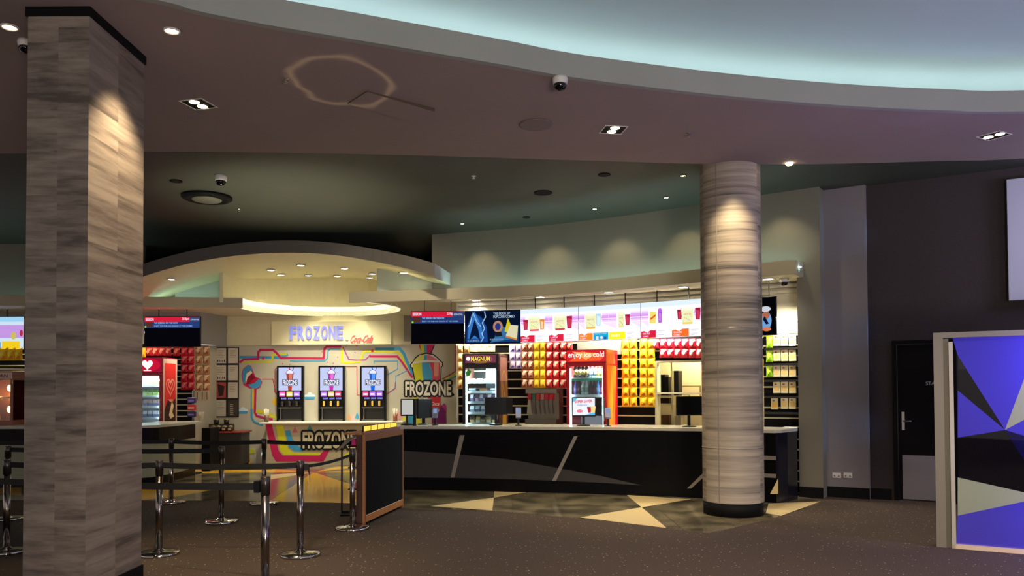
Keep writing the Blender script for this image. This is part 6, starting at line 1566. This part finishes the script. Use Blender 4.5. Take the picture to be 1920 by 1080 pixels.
# sweet tubs on it
for k, (px, py, lab) in enumerate([(400, 800, 'first'), (410, 800, 'second'), (421, 799, 'third'), (432, 797, 'fourth')]):
    x = at_y(px, py, dq+0.1).x; t = thing('sweet_tub', 'dark tub of pale sweets, %s from left on the red-topped cabinet' % lab, 'tub', (x, dq+0.1, hk+0.0005), 0, 'sweet tubs on the red-topped cabinet')
    MB().lathe([(0.045, 0), (0.055, 0.09)], mat('tub_dark', '2a2018', 0.4), 16).build('tub', t); MB().lathe([(0.055, 0.091), (0.05, 0.10), (0.0001, 0.112)], cmat('d8c8a8'), 16).build('lid', t); MB().box(-0.03, 0.03, -0.056, -0.05, 0.02, 0.07, cmat('c0a070')).build('label', t)
for k, (px, z_, lab) in enumerate([(405, 0.13, 'upper left'), (424, 0.13, 'upper right')]):
    x = at_y(px, 790, dq+0.28).x; t = thing('sweet_tub', 'dark tub of pale sweets on the riser, %s one' % lab, 'tub', (x, dq+0.3, hk+0.1305), 0, 'sweet tubs on the red-topped cabinet')
    MB().lathe([(0.045, 0), (0.055, 0.09)], mat('tub_dark', '2a2018', 0.4), 16).build('tub', t); MB().lathe([(0.055, 0.091), (0.05, 0.10), (0.0001, 0.112)], cmat('d8c8a8'), 16).build('lid', t)
x = at_y(400, 790, dq+0.3).x; o = bx('display_riser', None, x-0.05, x+0.38, dq+0.2, dq+0.42, hk+0.0005, hk+0.13, mat('riser_brown', '3a2a1c', 0.5)); tag(o, 'dark riser block on the red-topped cabinet under two tubs', 'riser')
# white cup and items on the left counter
def lpos(px, off): 
    q, a = on_curve(px, 795, offset(LC, off)); return Vector((q.x, q.y, cnt_top+0.0005))
lp = lpos(360, 0.5); lp = Vector((at_y(383, 790, 13.85).x, 13.85, cnt_top+0.0005)); 
t = thing('paper_cup', 'white paper cup at the right end of the left counter', 'cup', lp - Vector((0.06, 0, 0))); MB().lathe([(0.035, 0), (0.05, 0.15), (0.052, 0.155), (0.047, 0.155), (0.033, 0.008)], cmat('d8d0b8'), 20).build('cup', t); MB().box(-0.018, 0.018, -0.05, -0.046, 0.05, 0.09, cmat('b89a60')).build('cup_logo', t)
lp = Vector((at_y(362, 790, 14.0).x, 14.0, 0)); t = thing('sweet_stand', 'tall black sweet stand with purple and red packs by the maroon fridge', 'stand', lp)
MB().lathe([(0.16, 0), (0.16, 0.02), (0.02, 0.03), (0.02, 1.5)], BLKPLAST, 16).build('stand_pole', t)
for k, (z, c) in enumerate([(1.02, '3a2858'), (1.14, 'c82c2c'), (1.27, '4a3470')]): MB().box(-0.07, 0.07, -0.09, -0.021, z, z+0.10, cmat(c), 0.006).box(-0.05, 0.05, -0.095, -0.09, z+0.03, z+0.06, cmat('e8a090' if k == 1 else '8a78b8')).build('sweet_pack', t)
o = bx('leaflet_holder', None, at_y(354, 730, 14.2).x, at_y(363, 730, 14.2).x, 14.2, 14.25, at_y(350, 752, 14.2).z, at_y(350, 733, 14.2).z, cmat('b08a88')); 
bpy.data.objects.remove(o)
for k, (px, lab) in enumerate([(368, 'first'), (377.5, 'second'), (386, 'third')]):
    q = at_y(px, 752, 14.8); q2 = at_y(px, 732, 14.8); o = MB().box(-0.04, 0.04, -0.02, 0.0, 0, q2.z-q.z, cmat('c8b890'), 0.003).box(-0.006, 0.006, -0.022, -0.02, 0.03, (q2.z-q.z)-0.03, cmat('5a5040')).build('cup_sleeve'); o.location = (q.x, 14.87, q.z); tag(o, 'cream upright cup sleeve on the left wall, %s from the left' % lab, 'sleeve', 'cup sleeves on the left wall')
# popcorn warmer left of the pillar
pw_ = at_y(22, 800, 12.35); t = thing('popcorn_warmer', 'copper popcorn warmer glowing orange left of the square pillar', 'popcorn machine', (pw_.x-0.9, 12.35, cnt_top+0.0005), 0)
ph = at_y(30, 697, 12.7).z-cnt_top; CO = mat('copper_brown', '7a4634', 0.35, metal=0.3)
MB().box(0, 0.9, 0.35, 0.4, 0, ph, CO).box(0, 0.9, 0, 0.35, 0, 0.08, CO).box(0, 0.9, 0, 0.35, ph-0.14, ph, CO).box(0.87, 0.9, 0, 0.03, 0.08, ph-0.14, CO).box(0, 0.05, 0, 0.35, 0.08, ph-0.14, CO).build('cabinet', t)
bx('glass', t, 0.05, 0.87, 0.01, 0.014, 0.08, ph-0.14, GLASS); bx('glass', t, 0.885, 0.889, 0.03, 0.35, 0.08, ph-0.14, GLASS)
pa_ = MB().box(0.0, 0.9, -0.006, -0.001, ph-0.12, ph-0.02, cmat('c8b0a0')); Art(0.001).text('POPCORN', 0.45, ph-0.105, 0.38, 0.06, '7a1c24', 0.02).into(pa_, y=-0.0065); pa_.build('header_sign', t)
bx('warming_shelf', t, 0.05, 0.85, 0.02, 0.34, ph*0.5, ph*0.5+0.02, mat('warm_shelf', 'c89868', 0.4))
gw = mat('heat_lamp_glow', (0, 0, 0), emit=9.0, ecolor=(1.0, 0.55, 0.18))
for zz in (ph*0.62, ph*0.22): MB().lathe([(0.0001, 0.0), (0.04, 0.02), (0.05, 0.07), (0.03, 0.11)], gw, 14, (0.76, 0.18, zz)).build('heat_lamp', t)
MB().lathe([(0.0001, 0.0), (0.13, 0.0), (0.12, 0.08), (0.0001, 0.13)], mat('popcorn_heap', 'c89048', 0.8, noise=0.4, nscale=40), 20, (0.45, 0.18, 0.081)).build('popcorn', t)
light('heat_glow', 'POINT', (pw_.x-0.3, 12.5, cnt_top+0.45), 10, (1.0, 0.55, 0.2), size=0.05)
sh9 = MB().box(pw_.x-1.0, pw_.x+0.02, 12.3, 12.85, cnt_top+ph+0.02, cnt_top+ph+0.05, CREAM).build('overhead_shelf'); tag(sh9, 'cream shelf over the popcorn warmer left of the square pillar', 'shelf')
for x in (pw_.x-0.98, pw_.x-0.01): 
    pass

# unseen uplights added to brighten the dark ceiling, standing for bounce
light('bay_bounce', 'SPOT', (-3.4, 9.9, 1.2), 300, (0.95, 0.92, 0.66), size=0.3, spot=75, blend=1.0, aim=(-3.1, 10.9, 4.2))
light('bay_bounce', 'SPOT', (1.2, 10.2, 1.2), 60, (0.7, 0.95, 0.9), size=0.3, spot=80, blend=1.0, aim=(1.0, 11.4, 4.2))
rp = at_z(632, 155, ZS)
rl = light('ripple_reflection', 'SPOT', (rp.x, rp.y, 1.1), 26, (1.0, 0.80, 0.42), size=0.0, spot=34, blend=0.2, aim=(rp.x, rp.y, 4.1))  # unseen spot added; its ring mask draws the rippled reflection on the soffit
ld = rl.data; ld.use_nodes = True; N, L = ld.node_tree.nodes, ld.node_tree.links
em = [n for n in N if n.type == 'EMISSION'][0]
tc = N.new('ShaderNodeTexCoord'); sp = N.new('ShaderNodeSeparateXYZ'); L.new(tc.outputs['Normal'], sp.inputs[0])
def mth(op, a, b=None, c=None):
    n = N.new('ShaderNodeMath'); n.operation = op
    for i, v in enumerate((a, b, c)):
        if v is None: continue
        if isinstance(v, (int, float)): n.inputs[i].default_value = v
        else: L.new(v, n.inputs[i])
    return n.outputs[0]
u_ = mth('DIVIDE', sp.outputs[0], sp.outputs[2]); v_ = mth('DIVIDE', sp.outputs[1], sp.outputs[2])
nz = N.new('ShaderNodeTexNoise'); nz.inputs['Scale'].default_value = 5; L.new(tc.outputs['Normal'], nz.inputs['Vector'])
r2 = mth('SQRT', mth('ADD', mth('MULTIPLY', mth('MULTIPLY', u_, 6.2), mth('MULTIPLY', u_, 6.2)), mth('MULTIPLY', mth('MULTIPLY', v_, 5.4), mth('MULTIPLY', v_, 5.4))))
rr = mth('ADD', r2, mth('MULTIPLY', mth('SUBTRACT', nz.outputs[0], 0.5), 0.9))
d_ = mth('ABSOLUTE', mth('SUBTRACT', rr, 0.85))
ringv = mth('POWER', mth('MAXIMUM', mth('SUBTRACT', 1.0, mth('MULTIPLY', d_, 7.0)), 0.0), 1.5)
L.new(mth('MULTIPLY', ringv, 3.0), em.inputs['Strength'])

light('lamp_beam', 'SPOT', (-4.2, 10.6, ZD-0.05), 160, (1.0, 0.86, 0.62), size=0.06, spot=85, blend=0.9, aim=(-4.0, 11.2, 0))
light('lamp_beam', 'SPOT', (-1.6, 10.9, ZD-0.05), 120, (1.0, 0.9, 0.7), size=0.06, spot=80, blend=0.9, aim=(-2.6, 15.5, 1.2))
